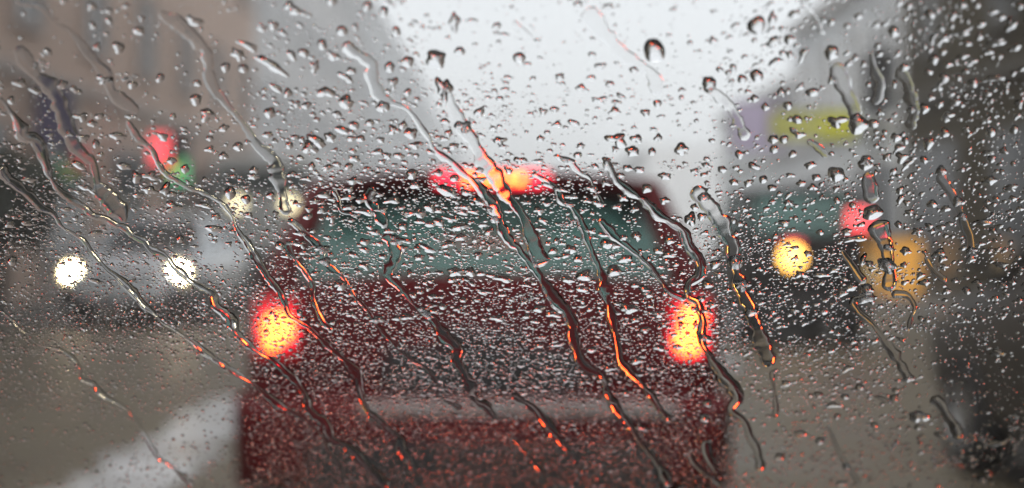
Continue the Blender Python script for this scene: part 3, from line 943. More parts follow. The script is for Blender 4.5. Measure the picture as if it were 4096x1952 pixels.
TR = [
 ('wide smooth water trail slanting through the top left corner', [(60,0),(160,20),(222,90),(290,130),(350,210),(390,260),(420,300),(436,340),(455,385),(520,425),(548,455)], 34, 5, .055, .3, .06),
 ('water trail from the red and green sign down past the left tail light', [(505,480),(560,560),(610,610),(655,690),(757,750),(825,777),(890,820),(925,860),(952,925),(985,973),(1024,1030),(1077,1115),(1110,1160),(1140,1210),(1160,1260),(1205,1293),(1231,1310),(1321,1390),(1396,1459),(1428,1512),(1443,1576),(1465,1629),(1528,1693),(1597,1751),(1613,1810),(1661,1884),(1677,1960)], 28, 2.4, .36, .4, .12),
 ('trail from the left edge down across the right headlight of the silver car', [(0,390),(26,423),(69,487),(95,540),(148,571),(175,635),(200,700),(243,766),(296,803),(360,856),(413,877),(476,904),(519,936),(571,962),(598,994),(661,1020),(698,1068),(741,1110),(804,1147),(847,1179),(868,1227),(921,1274),(950,1337),(1024,1406),(1093,1443),(1135,1475),(1183,1523),(1210,1560),(1236,1640),(1300,1693),(1321,1750),(1396,1790),(1475,1873),(1550,1950)], 30, 2.4, .36, .45, .12),
 ('long trail from the left edge passing between the two headlights of the silver car', [(0,666),(32,719),(106,772),(159,825),(212,856),(238,904),(296,936),(339,967),(370,1015),(423,1073),(476,1115),(529,1168),(571,1216),(624,1264),(661,1300),(743,1348),(823,1411),(903,1465),(1009,1534),(1077,1592),(1141,1640),(1226,1682),(1284,1746),(1311,1810),(1364,1863),(1380,1955)], 26, 2.3, .36, .4, .1),
 ('broad faint trail below the violet sign on the left', [(70,185),(127,280),(212,360),(254,476),(275,530),(300,580),(345,630),(372,655),(397,756),(450,814),(503,888)], 42, 5.5, .045, .4, .1),
 ('faint wide trail down the grey wall, right of the red and green sign', [(635,53),(725,106),(810,190),(831,249),(847,344),(926,439),(979,508),(1024,582),(1070,625),(1103,655),(1114,719),(1130,782),(1146,862)], 38, 5, .085, .4, .1),
 ('trail with orange glints running down the left side of the red car', [(1150,880),(1183,904),(1225,941),(1273,978),(1299,1041),(1331,1073),(1363,1100),(1394,1142),(1421,1190),(1463,1237),(1502,1300),(1560,1358),(1597,1401),(1677,1454),(1735,1502),(1767,1587),(1847,1640)], 24, 2.2, .36, .5, .14),
 ('bright winding trail from the sky across the left of the high brake light', [(1373,175),(1416,212),(1484,259),(1490,317),(1521,381),(1585,418),(1643,455),(1675,492),(1712,550),(1749,608),(1807,650),(1860,698),(1892,729),(1945,788),(1976,830),(2013,915),(2048,978),(2074,994),(2117,1052),(2149,1094),(2180,1142),(2212,1195),(2260,1243),(2291,1300),(2292,1350),(2308,1406),(2345,1465),(2414,1512),(2430,1576),(2467,1635),(2510,1688),(2552,1751),(2595,1810),(2637,1873),(2680,1945)], 36, 2.5, .36, .35, .1),
 ('broad clear trail through the middle of the high brake light to the rear window', [(1775,345),(1800,400),(1850,508),(1892,571),(1924,624),(1950,665),(1977,703),(2008,756),(2030,790),(2055,815),(2101,888),(2138,978),(2168,1068)], 50, 6, .11, .3, .08),
 ('trail from the right end of the high brake light down the window', [(2127,692),(2180,724),(2228,766),(2244,809),(2280,825),(2323,888),(2355,978),(2387,1063),(2413,1126),(2418,1179),(2440,1232),(2455,1310),(2467,1380),(2489,1449),(2536,1512),(2563,1544),(2611,1603),(2659,1661),(2685,1682)], 24, 2.4, .34, .5, .14),
 ('short dark-edged trail over the right of the car roof', [(2240,632),(2281,652),(2313,682),(2355,719),(2387,772),(2413,830)], 30, 2.4, .36, .45, .14),
 ('white-edged trail down the right half of the rear window towards the tail light', [(2397,878),(2450,936),(2498,978),(2556,1020),(2604,1068),(2646,1126),(2683,1174),(2745,1196)], 26, 2.5, .36, .4, .12),
 ('trail from the roof round the right tail light and down to the road', [(2420,640),(2450,698),(2487,745),(2577,809),(2620,856),(2672,883),(2731,925),(2757,989),(2794,1036),(2799,1100),(2757,1142),(2757,1190),(2789,1211),(2800,1248),(2812,1296),(2806,1358),(2834,1417),(2876,1486),(2924,1539),(2945,1597),(2924,1640),(2972,1682),(3004,1751),(3030,1805),(3043,1885)], 33, 2.5, .36, .35, .1),
 ('broad dark trail between the red car and the dark tall car', [(2784,745),(2812,798),(2858,851),(2895,915),(2926,989),(2937,1052),(2958,1137),(3000,1237),(3015,1290),(3040,1345),(3060,1400),(3072,1470)], 54, 6, .05, .12, .12),
 ('wide clear trail running into the yellow sign', [(3337,254),(3374,339),(3411,423),(3432,480)], 60, 6, .075, .2, .06),
 ('wide upright trail above the red lamp on the right', [(3470,690),(3480,750),(3490,815)], 56, 6, .11, .2, .06),
 ('wide trail over the right side of the amber stall', [(3505,885),(3530,950),(3548,1020),(3556,1090),(3562,1165)], 60, 6, .11, .25, .07),
 ('golden trail slanting across the amber stall', [(3365,1000),(3411,1063),(3464,1130)], 28, 2.4, .34, .25, .1),
 ('hooked dark trail under the amber stall, curling to the right', [(3565,1176),(3633,1184),(3659,1227),(3645,1270),(3632,1330)], 30, 2.4, .36, .25, .1),
 ('dark trail bending down from the foot of the amber stall', [(3500,1188),(3440,1195),(3416,1212),(3440,1250),(3475,1281),(3520,1330),(3560,1390),(3600,1450),(3640,1520)], 27, 2.4, .34, .3, .1),
 ('thin beaded trail sparkling over the road at the lower left', [(0,1243),(53,1285),(117,1348),(170,1385),(239,1398),(287,1427),(319,1475),(329,1518),(382,1539),(409,1576),(467,1613),(531,1661),(584,1751),(627,1820),(669,1852),(712,1889),(775,1945)], 12, 2.2, .42, .75, .2),
 ('short dark trail low in the middle of the red car', [(1690,1240),(1740,1290),(1789,1353),(1831,1396),(1828,1449),(1874,1523),(1900,1597),(1948,1629),(1990,1682)], 26, 2.3, .34, .5, .14),
 ('trail down the middle of the rear window, left of the long bright one', [(1537,936),(1585,1020),(1556,1100),(1606,1153),(1659,1221),(1728,1274)], 24, 2.4, .34, .5, .14),
 ('ragged trail in the upper left of the rear window', [(1490,745),(1474,803),(1516,862),(1548,910)], 32, 5, .14, .4, .16),
 ('short trail at the left top corner of the car roof', [(1331,756),(1357,798),(1363,846),(1408,858)], 24, 2.4, .34, .4, .14),
 ('orange-edged trail between the left tail light and the window', [(1140,978),(1198,1060),(1246,1142),(1257,1206),(1289,1280),(1330,1330)], 22, 2.2, .38, .6, .18),
 ('faint dark trail crossing the right part of the bumper', [(2048,1581),(2154,1650),(2213,1735),(2250,1778),(2305,1855)], 26, 2.4, .3, .4, .1),
 ('faint dark trail along the bottom edge near the middle', [(2048,1746),(2101,1810),(2160,1880),(2190,1950)], 28, 2.4, .3, .4, .1),
 ('short pale trail at the lower right corner of the red car', [(2823,1762),(2829,1820),(2868,1893)], 20, 2.3, .34, .4, .1),
 ('pale trail running off the bottom under the right tail light', [(2754,1804),(2791,1863),(2845,1916),(2895,1955)], 20, 2.3, .34, .4, .1),
 ('wide faint trail joining five beads down the dark right side', [(3755,690),(3813,788),(3850,872),(3875,950),(3884,1034)], 44, 6, .07, .2, .08),
 ('short dark curved trail right of the amber stall', [(3697,1031),(3734,1084),(3785,1130)], 26, 3, .25, .3, .1),
 ('faint dark trail in the black lower right corner', [(3730,1587),(3794,1661),(3842,1757)], 34, 4, .18, .3, .1),
 ('thin upright trail over the road right of the red car', [(3090,1480),(3100,1580),(3106,1672)], 22, 4, .18, .4, .1),
 ('faint slanting trail over the road at the lower right', [(3311,1704),(3369,1831),(3442,1943)], 24, 4, .18, .3, .1),
 ('clear slanting smear at the top, right of the brightest sky', [(3200,0),(3252,64),(3300,140)], 34, 5, .12, .3, .1),
 ('long faint smear across the brightest sky', [(2340,40),(2408,122),(2498,222),(2604,296),(2632,385)], 40, 6, .06, .3, .1),
 ('faint smear running down to the lavender sign', [(2836,350),(2905,418),(2958,492),(2988,562)], 38, 6, .09, .3, .1),
 ('short smear with one red glint near the top centre', [(2048,90),(2085,116),(2130,156)], 30, 5, .12, .3, .08),
 ('dark irregular run of water above the yellow sign', [(3480,215),(3505,290),(3520,340),(3495,420)], 46, 4, .065, .35, .16),
 ('wavering run of water at the edge of the dark tree', [(3590,270),(3625,320),(3640,380),(3655,450),(3650,520)], 36, 4, .065, .4, .16),
 ('short pale smear under the yellow sign', [(3230,560),(3275,590),(3310,630)], 28, 4, .2, .3, .12),
]
for i, t in enumerate(TR):
    trail(t[0], t[1], t[2] * (1.04 if t[3] < 3.2 else 1.05), t[3], t[4], t[5], t[6], seed=100 + 17 * i)

# the glass goes on beyond the picture: more runs of water there, kept in the sheet of fine rain
rain = Sheet()
rt = random.Random(3)
for k in range(26):
    x = rt.uniform(-2100, -250) if k % 2 else rt.uniform(4350, 6200)
    y = rt.uniform(-800, 900)
    pts = [(x, y)]
    sl = .75 if k % 2 else rt.uniform(-.35, .3)
    for q in range(rt.randint(5, 14)):
        x += sl * 90 + rt.uniform(-35, 35); y += 90
        if -150 < x < 4250: break
        pts.append((x, y))
    if len(pts) > 3:
        trail('', pts, rt.uniform(20, 34), 2.4, .36, .4, .12, seed=900 + 13 * k, into=rain)

# measured drops: photo crop origin and scale, then (x, y, rx, ry, tilt in degrees)
BIG = [
 ((0, 0), .529, [(695,50,38,34,0),(1050,235,42,36,20),(1800,415,60,38,35),(1470,165,62,32,18),(1880,350,80,25,24),(735,355,26,28,20),(1480,755,50,42,10),(1565,870,56,50,0),(1490,630,30,26,0),(1000,642,40,32,0),(780,605,46,32,0),(470,640,42,30,-10),(825,160,26,28,0),(150,630,56,30,10),(890,1030,66,28,0),(610,885,50,32,8),(625,1045,50,28,6),(1230,1035,44,30,15),(895,360,48,44,0),(1800,1110,42,34,10),(1690,1180,38,30,0),(725,1090,30,34,0),(1705,510,36,40,10),(1840,520,40,34,0),(360,390,40,22,25),(335,415,30,18,20),(160,1100,36,20,0),(105,1110,26,18,0),(695,935,34,28,0),(750,880,34,26,0),(520,1015,28,24,0),(1310,885,24,24,0),(1210,590,34,36,10),(700,195,34,24,40),(955,45,26,22,10),(820,80,30,20,0),(480,10,28,22,20),(1070,140,26,22,10),(590,695,30,22,25),(555,670,22,22,0),(1585,1050,30,20,15),(1690,970,38,28,-30),(1585,1130,32,26,-10),(1300,1215,34,28,0),(265,690,40,24,20),(85,760,30,34,30)]),
 ((1024, 0), .529, [(250,45,36,38,0),(300,85,48,34,0),(130,195,44,36,5),(500,340,40,40,10),(110,490,108,40,30),(360,400,42,36,0),(590,430,52,30,15),(650,235,45,40,0),(965,90,34,42,0),(1060,240,32,40,0),(530,700,60,44,0),(1010,510,38,44,10),(1145,470,50,42,0),(1360,450,80,70,5),(1420,670,60,80,-18),(1035,630,32,42,0),(240,705,34,36,0),(680,780,66,40,-12),(960,810,52,46,20),(1500,165,40,62,5),(1540,390,42,34,0),(840,50,34,40,30),(570,10,40,36,0),(105,855,46,44,-10),(455,1070,76,42,28),(560,1040,48,38,30),(650,985,58,30,12),(740,950,42,34,15),(1040,985,46,34,0),(1170,1010,50,46,-8),(1110,950,32,32,10),(1570,960,64,42,0),(1840,1070,46,34,12),(405,1120,58,44,15),(250,1100,30,28,10),(1205,1100,46,28,5),(790,1050,36,28,5),(610,865,34,28,0),(680,590,60,28,30),(150,670,60,24,35),(270,420,52,26,55),(50,215,52,24,25),(440,510,32,44,20),(200,250,36,22,20),(720,540,38,28,10),(860,930,36,28,0),(1430,920,30,26,-10),(1455,1010,30,30,0),(1690,850,44,36,-25),(1870,1110,36,18,0),(1880,680,36,18,-8),(1905,590,34,20,8),(1870,265,34,20,0),(1820,200,34,28,-5),(1625,160,40,20,-5),(1490,1110,40,26,0),(940,1060,34,24,0),(725,1050,38,22,0),(90,1020,40,24,0),(380,800,38,28,0),(310,790,26,26,20),(1145,700,30,28,0),(1080,1180,40,26,0),(990,1180,34,26,0),(920,1150,42,24,-10),(740,1200,44,26,0)]),
 ((2048, 0), .529, [(1075,385,80,95,-20),(55,440,46,46,0),(1850,195,70,72,-15),(1490,640,56,62,15),(1850,575,52,52,-30),(800,1060,72,48,0),(1280,1130,56,44,0),(910,1145,46,46,0),(660,760,52,28,8),(530,670,42,28,12),(665,505,44,26,0),(360,585,34,26,10),(1100,785,34,30,5),(1010,855,34,32,5),(920,530,32,26,5),(465,930,48,22,20),(340,945,38,24,5),(775,845,46,30,-15),(940,1050,42,32,10),(1740,600,36,36,15),(1835,745,28,28,0),(1720,1170,36,34,0),(725,55,42,26,0),(500,35,36,28,8),(235,845,32,26,25),(320,830,34,24,0),(1060,1150,30,30,0),(215,1050,30,24,0),(60,1215,46,28,0),(395,1205,76,26,22),(825,730,40,18,30),(600,590,36,20,0),(740,640,34,28,0),(795,780,32,24,-8),(520,1105,30,24,-10),(115,490,30,20,0),(1285,685,26,20,0),(715,1215,36,26,25),(495,1175,34,24,-10),(1105,1045,32,26,0),(605,415,28,22,10),(1915,810,30,30,0),(1570,530,26,24,0),(1520,310,34,26,-20),(780,1130,26,22,0),(200,1220,40,18,0)]),
 ((3072, 0), .529, [(950,240,44,46,0),(165,300,46,38,5),(335,700,48,38,0),(220,905,42,34,5),(520,920,68,42,-8),(795,935,46,36,0),(680,940,74,80,0),(480,400,58,56,0),(1180,825,40,38,0),(1215,1085,44,48,10),(745,1215,56,40,0),(1335,1005,36,42,-20),(1685,1000,46,38,-30),(40,1055,42,34,-10),(120,1055,36,32,-25),(1895,790,34,38,0),(230,1020,44,30,15),(150,800,36,34,10),(1720,325,76,28,-10),(1700,595,86,24,-8),(1290,660,54,26,-35),(1325,300,50,30,-25),(1470,250,66,24,-15),(1550,630,42,38,-40),(1415,775,48,26,-10),(1830,195,34,54,35),(1610,185,40,26,-15),(1600,275,28,32,10),(1500,330,28,30,0),(1250,455,44,40,-20),(1330,590,42,44,-40),(1215,545,34,28,0),(1030,510,42,34,-35),(1400,125,40,26,-50),(1225,110,36,42,-30),(1900,50,30,30,0),(1470,35,32,34,-15),(1760,130,34,28,0),(1660,395,40,24,-5),(1475,430,44,22,-10),(1540,475,38,26,-40),(1660,710,32,26,0),(1810,640,26,28,0),(1800,690,22,24,0),(1440,590,26,26,0),(1360,880,44,28,-30),(1340,900,36,30,-10),(1300,790,36,26,-45),(1870,365,46,26,-25),(1860,980,38,34,-35),(1880,885,34,22,-45),(1655,915,38,22,-30),(1500,980,32,22,-10),(1700,90,34,28,-30),(1250,290,46,22,-55),(970,1040,46,32,-15),(1040,1065,32,28,-40),(985,1125,44,28,-20),(190,1165,30,28,-30),(45,1130,38,30,0),(900,1190,40,30,-10),(1010,1190,48,34,0),(1180,1210,30,30,0),(1690,1205,34,30,-10),(1780,1140,32,28,0),(1660,1160,44,22,-15),(850,850,26,28,0),(100,700,30,36,-20),(480,610,28,34,20),(270,410,54,28,-60),(40,320,60,36,-35),(30,150,62,30,-75),(60,470,50,34,-35),(200,110,46,30,-10),(820,190,40,22,-35),(685,125,36,28,0),(165,415,34,26,50),(660,440,24,26,0),(725,485,20,26,10),(955,640,26,26,0),(1085,830,36,30,0),(820,1105,22,22,0),(240,660,40,22,-40),(1230,740,28,26,-45),(830,350,30,22,-50),(1580,40,30,28,0),(1310,215,26,26,0),(1750,430,22,26,0),(1420,470,28,24,0),(1365,490,34,24,-20),(1320,395,28,26,0)]),
 ((0, 650), .529, [(600,25,50,26,30),(940,30,52,28,18),(1030,110,50,36,35),(1140,105,58,30,12),(1400,50,34,36,-20),(1250,200,34,50,20),(1130,210,58,30,5),(1040,250,36,22,0),(1300,240,34,22,0),(215,130,56,22,8),(1740,230,44,50,-10),(1610,500,56,28,5),(1540,325,54,22,10),(1360,580,30,30,0),(1920,60,34,28,0),(1910,110,40,26,10),(95,745,36,40,20),(725,900,56,18,18),(1310,340,60,34,0),(1880,400,34,24,10),(1630,410,34,26,-30),(720,535,56,20,-8),(660,200,56,22,28),(200,460,46,20,10),(70,470,40,28,30),(1860,280,40,36,0),(500,355,42,18,5),(590,225,34,16,15)]),
 ((1024, 650), .529, [(510,245,46,28,0),(690,265,52,24,-8),(825,375,70,28,10),(1210,385,80,30,-5),(1080,590,72,34,6),(570,425,42,30,-5),(390,410,36,28,0),(1030,290,62,26,-5),(1440,215,80,40,22),(1540,490,62,30,-8),(1310,340,46,34,5),(500,660,52,34,5),(525,750,46,30,10),(1300,655,64,24,20),(1550,570,48,26,-15),(1515,830,62,36,5),(1620,830,46,36,0),(1870,880,72,28,12),(820,780,42,26,10),(1380,450,48,28,12),(1200,170,40,36,0),(1180,90,46,40,0),(880,75,24,16,0),(895,285,22,18,0),(720,440,24,18,0),(330,540,48,18,8),(1120,650,30,24,0),(180,630,40,32,20),(820,600,38,26,-5),(270,90,34,22,-5),(110,250,32,30,15),(1470,430,56,20,10),(1690,300,50,26,28),(1750,360,46,20,30),(1800,430,54,22,28),(1690,60,34,22,0),(950,360,46,22,0),(1110,480,36,34,-10),(1500,120,36,30,0),(1580,340,46,24,5),(1650,375,42,18,10),(1560,375,50,20,8),(700,30,40,22,-15),(740,140,50,24,-5),(420,30,30,28,0),(540,40,46,22,-20),(1000,520,40,22,0),(820,660,44,20,10),(430,520,24,18,0),(1450,620,44,26,-10),(1680,700,34,26,0),(1230,720,38,24,0),(740,700,36,22,20),(960,710,34,22,0),(1720,980,64,18,12),(1480,890,34,24,0),(1260,1110,38,20,-5),(1140,1170,44,24,8),(1830,1180,54,24,8),(920,1190,50,26,-10),(640,930,52,40,0)]),
 ((2048, 650), .529, [(1155,105,50,28,8),(1350,430,46,52,0),(1450,265,46,38,0),(1690,755,62,62,0),(770,820,56,46,0),(545,860,58,40,0),(880,1105,72,36,12),(720,615,52,36,0),(860,730,46,34,0),(445,660,46,30,0),(310,670,36,28,-10),(940,560,42,30,10),(420,890,52,24,18),(1020,200,42,34,-8),(1590,55,36,28,8),(1830,30,48,26,28),(960,55,40,24,12),(875,45,40,24,5),(1110,670,42,24,0),(1190,700,56,22,0),(1480,925,46,28,0),(530,960,54,22,0),(200,365,42,26,0),(1735,930,56,42,0),(1815,1135,46,34,0),(1435,410,36,30,-10),(1380,340,30,26,0),(1150,290,34,28,0),(1190,590,40,34,0),(1540,770,46,32,-25),(1000,960,50,26,30),(200,1110,46,26,5),(310,1150,56,22,5),(690,550,40,18,0),(750,710,30,20,0),(500,730,40,26,0),(1110,1150,44,24,0),(930,1190,36,22,0),(1030,1000,46,24,5),(1720,465,28,24,0),(1790,155,36,26,-10),(1680,150,32,28,0),(1900,130,34,32,0),(780,630,32,28,0),(360,205,50,20,10),(290,180,60,20,20),(600,200,44,26,5),(430,320,50,18,12),(640,310,46,26,25),(840,270,40,26,20),(800,340,40,24,0),(230,440,50,22,25),(1700,540,28,20,0)]),
 ((3072, 650), .529, [(515,90,70,56,0),(790,380,76,60,-5),(900,780,74,58,15),(750,960,52,44,20),(910,645,40,24,0),(170,100,36,18,0),(365,115,36,28,0),(735,15,58,46,0),(1240,315,40,34,0),(1130,525,42,30,0),(1040,670,40,32,0),(1670,140,64,34,-8),(1835,195,48,34,0),(1310,65,42,40,0),(1440,295,46,38,0),(1470,410,40,32,0),(1535,670,42,30,0),(1535,725,38,28,0),(595,525,40,28,0),(395,530,32,22,0),(720,735,26,42,25),(770,770,40,24,15),(740,1035,78,28,-5),(155,305,34,26,10),(30,195,32,26,10),(125,460,40,26,-10),(620,950,50,30,-15),(560,990,48,26,-10),(400,850,66,20,0),(250,850,46,28,0),(1075,378,28,26,0),(985,470,28,28,-10),(1220,480,32,18,0),(1310,490,32,22,0),(1620,455,60,24,0),(1290,690,56,30,-10),(1320,730,34,26,-20),(1330,795,32,22,0),(1760,775,56,20,0),(1640,355,26,26,0),(1700,515,32,26,0),(1830,515,28,22,0),(1850,275,30,24,0),(1345,350,36,26,-20),(1000,280,40,24,-40),(1000,210,36,26,-30),(950,70,36,20,-40),(1050,20,44,26,-40),(640,325,28,22,0),(520,285,24,26,0),(1500,970,38,28,0),(1350,975,34,24,0),(1180,910,50,24,-10),(1150,860,36,22,-25),(500,815,46,22,0),(1800,1000,30,20,0),(1580,910,38,24,0),(1770,930,44,22,10),(320,20,46,26,-10),(250,160,34,26,-5),(340,190,36,24,5),(420,1130,40,20,0),(300,690,30,24,20),(650,580,90,24,-10)]),
 ((2048, 1300), .531, [(1460,100,46,26,0),(940,270,46,26,15),(730,330,46,18,8),(1450,700,42,34,0),(990,780,50,22,12),(600,190,36,24,0),(1110,175,46,22,0),(1250,165,36,20,0),(345,150,46,16,-5),(210,155,34,18,0),(1000,40,36,24,0),(1470,590,36,26,0),(860,515,30,22,0),(85,515,26,18,0)]),
 ((3072, 1300), .531, [(1130,690,64,48,0),(1060,410,40,24,0),(690,470,40,22,0),(490,605,52,22,-5),(950,550,36,26,0),(240,820,50,26,5),(390,875,36,26,0),(1725,215,62,26,5),(1530,1000,40,26,20),(90,995,42,26,0),(1300,835,40,24,10),(600,330,44,20,-15),(1140,770,40,24,0),(380,525,36,22,0),(580,540,30,22,0),(140,440,40,22,0),(800,755,30,22,0),(1610,1170,36,24,0),(1610,855,38,26,20),(1760,340,26,18,0),(590,1070,34,24,20),(520,690,26,22,0),(960,495,30,18,0),(1720,895,84,22,-12),(550,1195,40,20,0),(870,560,70,16,22)]),
]
bigs = []
for (ox, oy), sc, lst in BIG:
    for (x, y, rx, ry, rot) in lst:
        bigs.append((ox + x * sc, oy + y * sc, rx * sc, ry * sc, math.radians(rot)))
bigs.sort(key=lambda b: -b[2] * b[3])

# drops that are things of their own: the 300 largest, each with a label that finds it
AREAS = [  # photo-pixel box, phrase
 ((0, 0, 330, 330), 'in the top left corner'), ((330, 0, 700, 330), 'high on the brown wall'), ((700, 0, 1050, 330), 'high on the grey wall at left'),
 ((0, 330, 330, 660), 'over the violet sign'), ((330, 330, 620, 660), 'left of the red and green sign'), ((620, 440, 800, 700), 'over the red and green sign'),
 ((620, 330, 1050, 660), 'just right of the red and green sign'), ((1050, 0, 1400, 240), 'at the left edge of the bright sky'), ((1050, 240, 1400, 450), 'beside the top of the bright winding trail'),
 ((1050, 450, 1400, 660), 'up and left of the car roof'), ((1400, 0, 1800, 240), 'at the top of the sky'), ((1400, 240, 1800, 450), 'along the bright winding trail in the sky'),
 ((1400, 450, 1740, 660), 'just above the left of the car roof'), ((1740, 450, 2200, 660), 'just above the high brake light'), ((1800, 0, 2300, 450), 'in the sky above the brake light'),
 ((2200, 450, 2700, 660), 'above the right of the car roof'), ((2300, 0, 2700, 450), 'in the brightest sky'), ((2700, 0, 3072, 330), 'in the sky left of the upper right'),
 ((2700, 330, 3072, 660), 'over the lavender sign'), ((3072, 0, 3330, 330), 'above the yellow sign'), ((3330, 0, 3600, 330), 'left of the dark tree top'),
 ((3072, 330, 3460, 660), 'over the yellow sign'), ((3460, 330, 3680, 660), 'over the dark traffic signal'), ((3600, 0, 3840, 330), 'over the inner side of the dark tree'),
 ((3840, 0, 4100, 330), 'in the top right corner'), ((3680, 330, 3880, 660), 'low on the dark tree'), ((3880, 330, 4100, 660), 'at the right edge below the tree'),
 ((0, 650, 330, 980), 'at the left edge above the headlight'), ((330, 650, 700, 980), 'over the silver car roof'), ((700, 650, 1050, 980), 'over the bus lamps'),
 ((0, 980, 1050, 1300), 'near the two headlights'), ((1050, 650, 1300, 980), 'left of the rear window'), ((1300, 650, 1600, 800), 'over the left end of the car roof'),
 ((1300, 800, 1600, 980), 'in the upper left of the rear window'), ((1600, 650, 2048, 800), 'over the left half of the brake light'), ((1600, 800, 2048, 980), 'in the upper middle of the rear window'),
 ((1050, 980, 1350, 1300), 'near the left tail light'), ((1350, 980, 1700, 1300), 'low in the left of the rear window'), ((1700, 980, 2048, 1300), 'low in the middle of the rear window'),
 ((2048, 650, 2300, 840), 'over the right half of the brake light'), ((2300, 650, 2600, 840), 'over the right end of the car roof'), ((2048, 840, 2400, 1300), 'low in the right of the rear window'),
 ((2400, 840, 2650, 1300), 'at the right edge of the rear window'), ((2600, 650, 3072, 840), 'right of the car roof'), ((2650, 840, 2860, 1300), 'near the right tail light'),
 ((2860, 840, 3072, 1300), 'between the red car and the amber lamp'), ((3072, 650, 3330, 900), 'over the window of the dark tall car'), ((3330, 650, 3600, 960), 'near the red lamp at right'),
 ((3072, 900, 3330, 1300), 'near the round amber lamp'), ((3330, 960, 3640, 1300), 'over the amber stall'), ((3600, 650, 3850, 980), 'on the dark wall right of the red lamp'),
 ((3850, 650, 4100, 980), 'at the right edge beside the dark wall'), ((3640, 980, 4100, 1300), 'right of the amber stall'), ((2048, 1300, 2700, 1960), 'over the lower right of the red car'),
 ((2700, 1300, 3072, 1960), 'under the right tail light'), ((3072, 1300, 3460, 1960), 'over the wet road at right'), ((3460, 1300, 4100, 1960), 'in the dark lower right corner'),
]


def area_of(x, y):
    for (a, b, c, d), ph in AREAS:
        if a <= x < c and b <= y < d: return ph
    return 'near the middle'


def shape_word(rx, ry, rot):
    r = math.sqrt(rx * ry)
    size = 'very large' if r > 30 else 'large' if r > 22 else 'mid-sized' if r > 16.5 else 'smallish'
    k = rx / ry
    if k < .82: sh = 'tall'
    elif k < 1.3: sh = 'round'
    elif math.degrees(rot) > 14: sh = 'down-slanting'
    elif math.degrees(rot) < -14: sh = 'up-slanting'
    else: sh = 'flat wide'
    return size, sh


named = bigs[:300]
bins = {}
for b in named:
    bins.setdefault((area_of(b[0], b[1]),) + shape_word(b[2], b[3], b[4]), []).append(b)
ORD = ['first', 'second', 'third', 'fourth', 'fifth', 'sixth', 'seventh', 'eighth']
for (ph, size, sh), lst in bins.items():
    lst.sort(key=lambda b: b[0])
    n = len(lst)
    for i, b in enumerate(lst):
        s_ = Sheet()
        drop(s_, *b, rough=.085 if max(b[2], b[3]) / min(b[2], b[3]) < 1.3 else .17, hrel=.36)
        o = s_.build('raindrop', on_pane([b[0]], [b[1]], np.zeros(1))[0])
        lab = '%s %s raindrop %s' % (size, sh, ph)
        if n > 1:
            pos = 'leftmost of %d' % n if i == 0 else 'rightmost of %d' % n if i == n - 1 else '%s from left' % ORD[i]
            lab += ', ' + pos
        tag(o, lab, 'raindrop', 'raindrops on the windscreen')

# everything finer: thousands of drops, as one sheet of rain
GX, GY = 32, 32
track_grid = {}
for Q, hw, _n in TRACKS:
    for (qx, qy), h in zip(Q, hw):
        for gx in range(int((qx - h) // GX), int((qx + h) // GX) + 1):
            for gy in range(int((qy - h) // GY), int((qy + h) // GY) + 1):
                track_grid.setdefault((gx, gy), []).append((qx, qy, h))
occ = {}


def blocked(x, y, r):
    for qx, qy, h in track_grid.get((int(x // GX), int(y // GY)), ()):
        if (qx - x) ** 2 + (qy - y) ** 2 < (h + r * .3) ** 2: return True
    g = (int(x // 40), int(y // 40))
    for i in (-1, 0, 1):
        for j in (-1, 0, 1):
            for px, py, a, b in occ.get((g[0] + i, g[1] + j), ()):
                if ((px - x) / (a + r)) ** 2 + ((py - y) / (b + r)) ** 2 < 1.0: return True
    return False


def occupy(x, y, a, b):
    occ.setdefault((int(x // 40), int(y // 40)), []).append((x, y, a, b))


for b in bigs: occupy(b[0], b[1], max(b[2], b[3]) * .8, b[3])

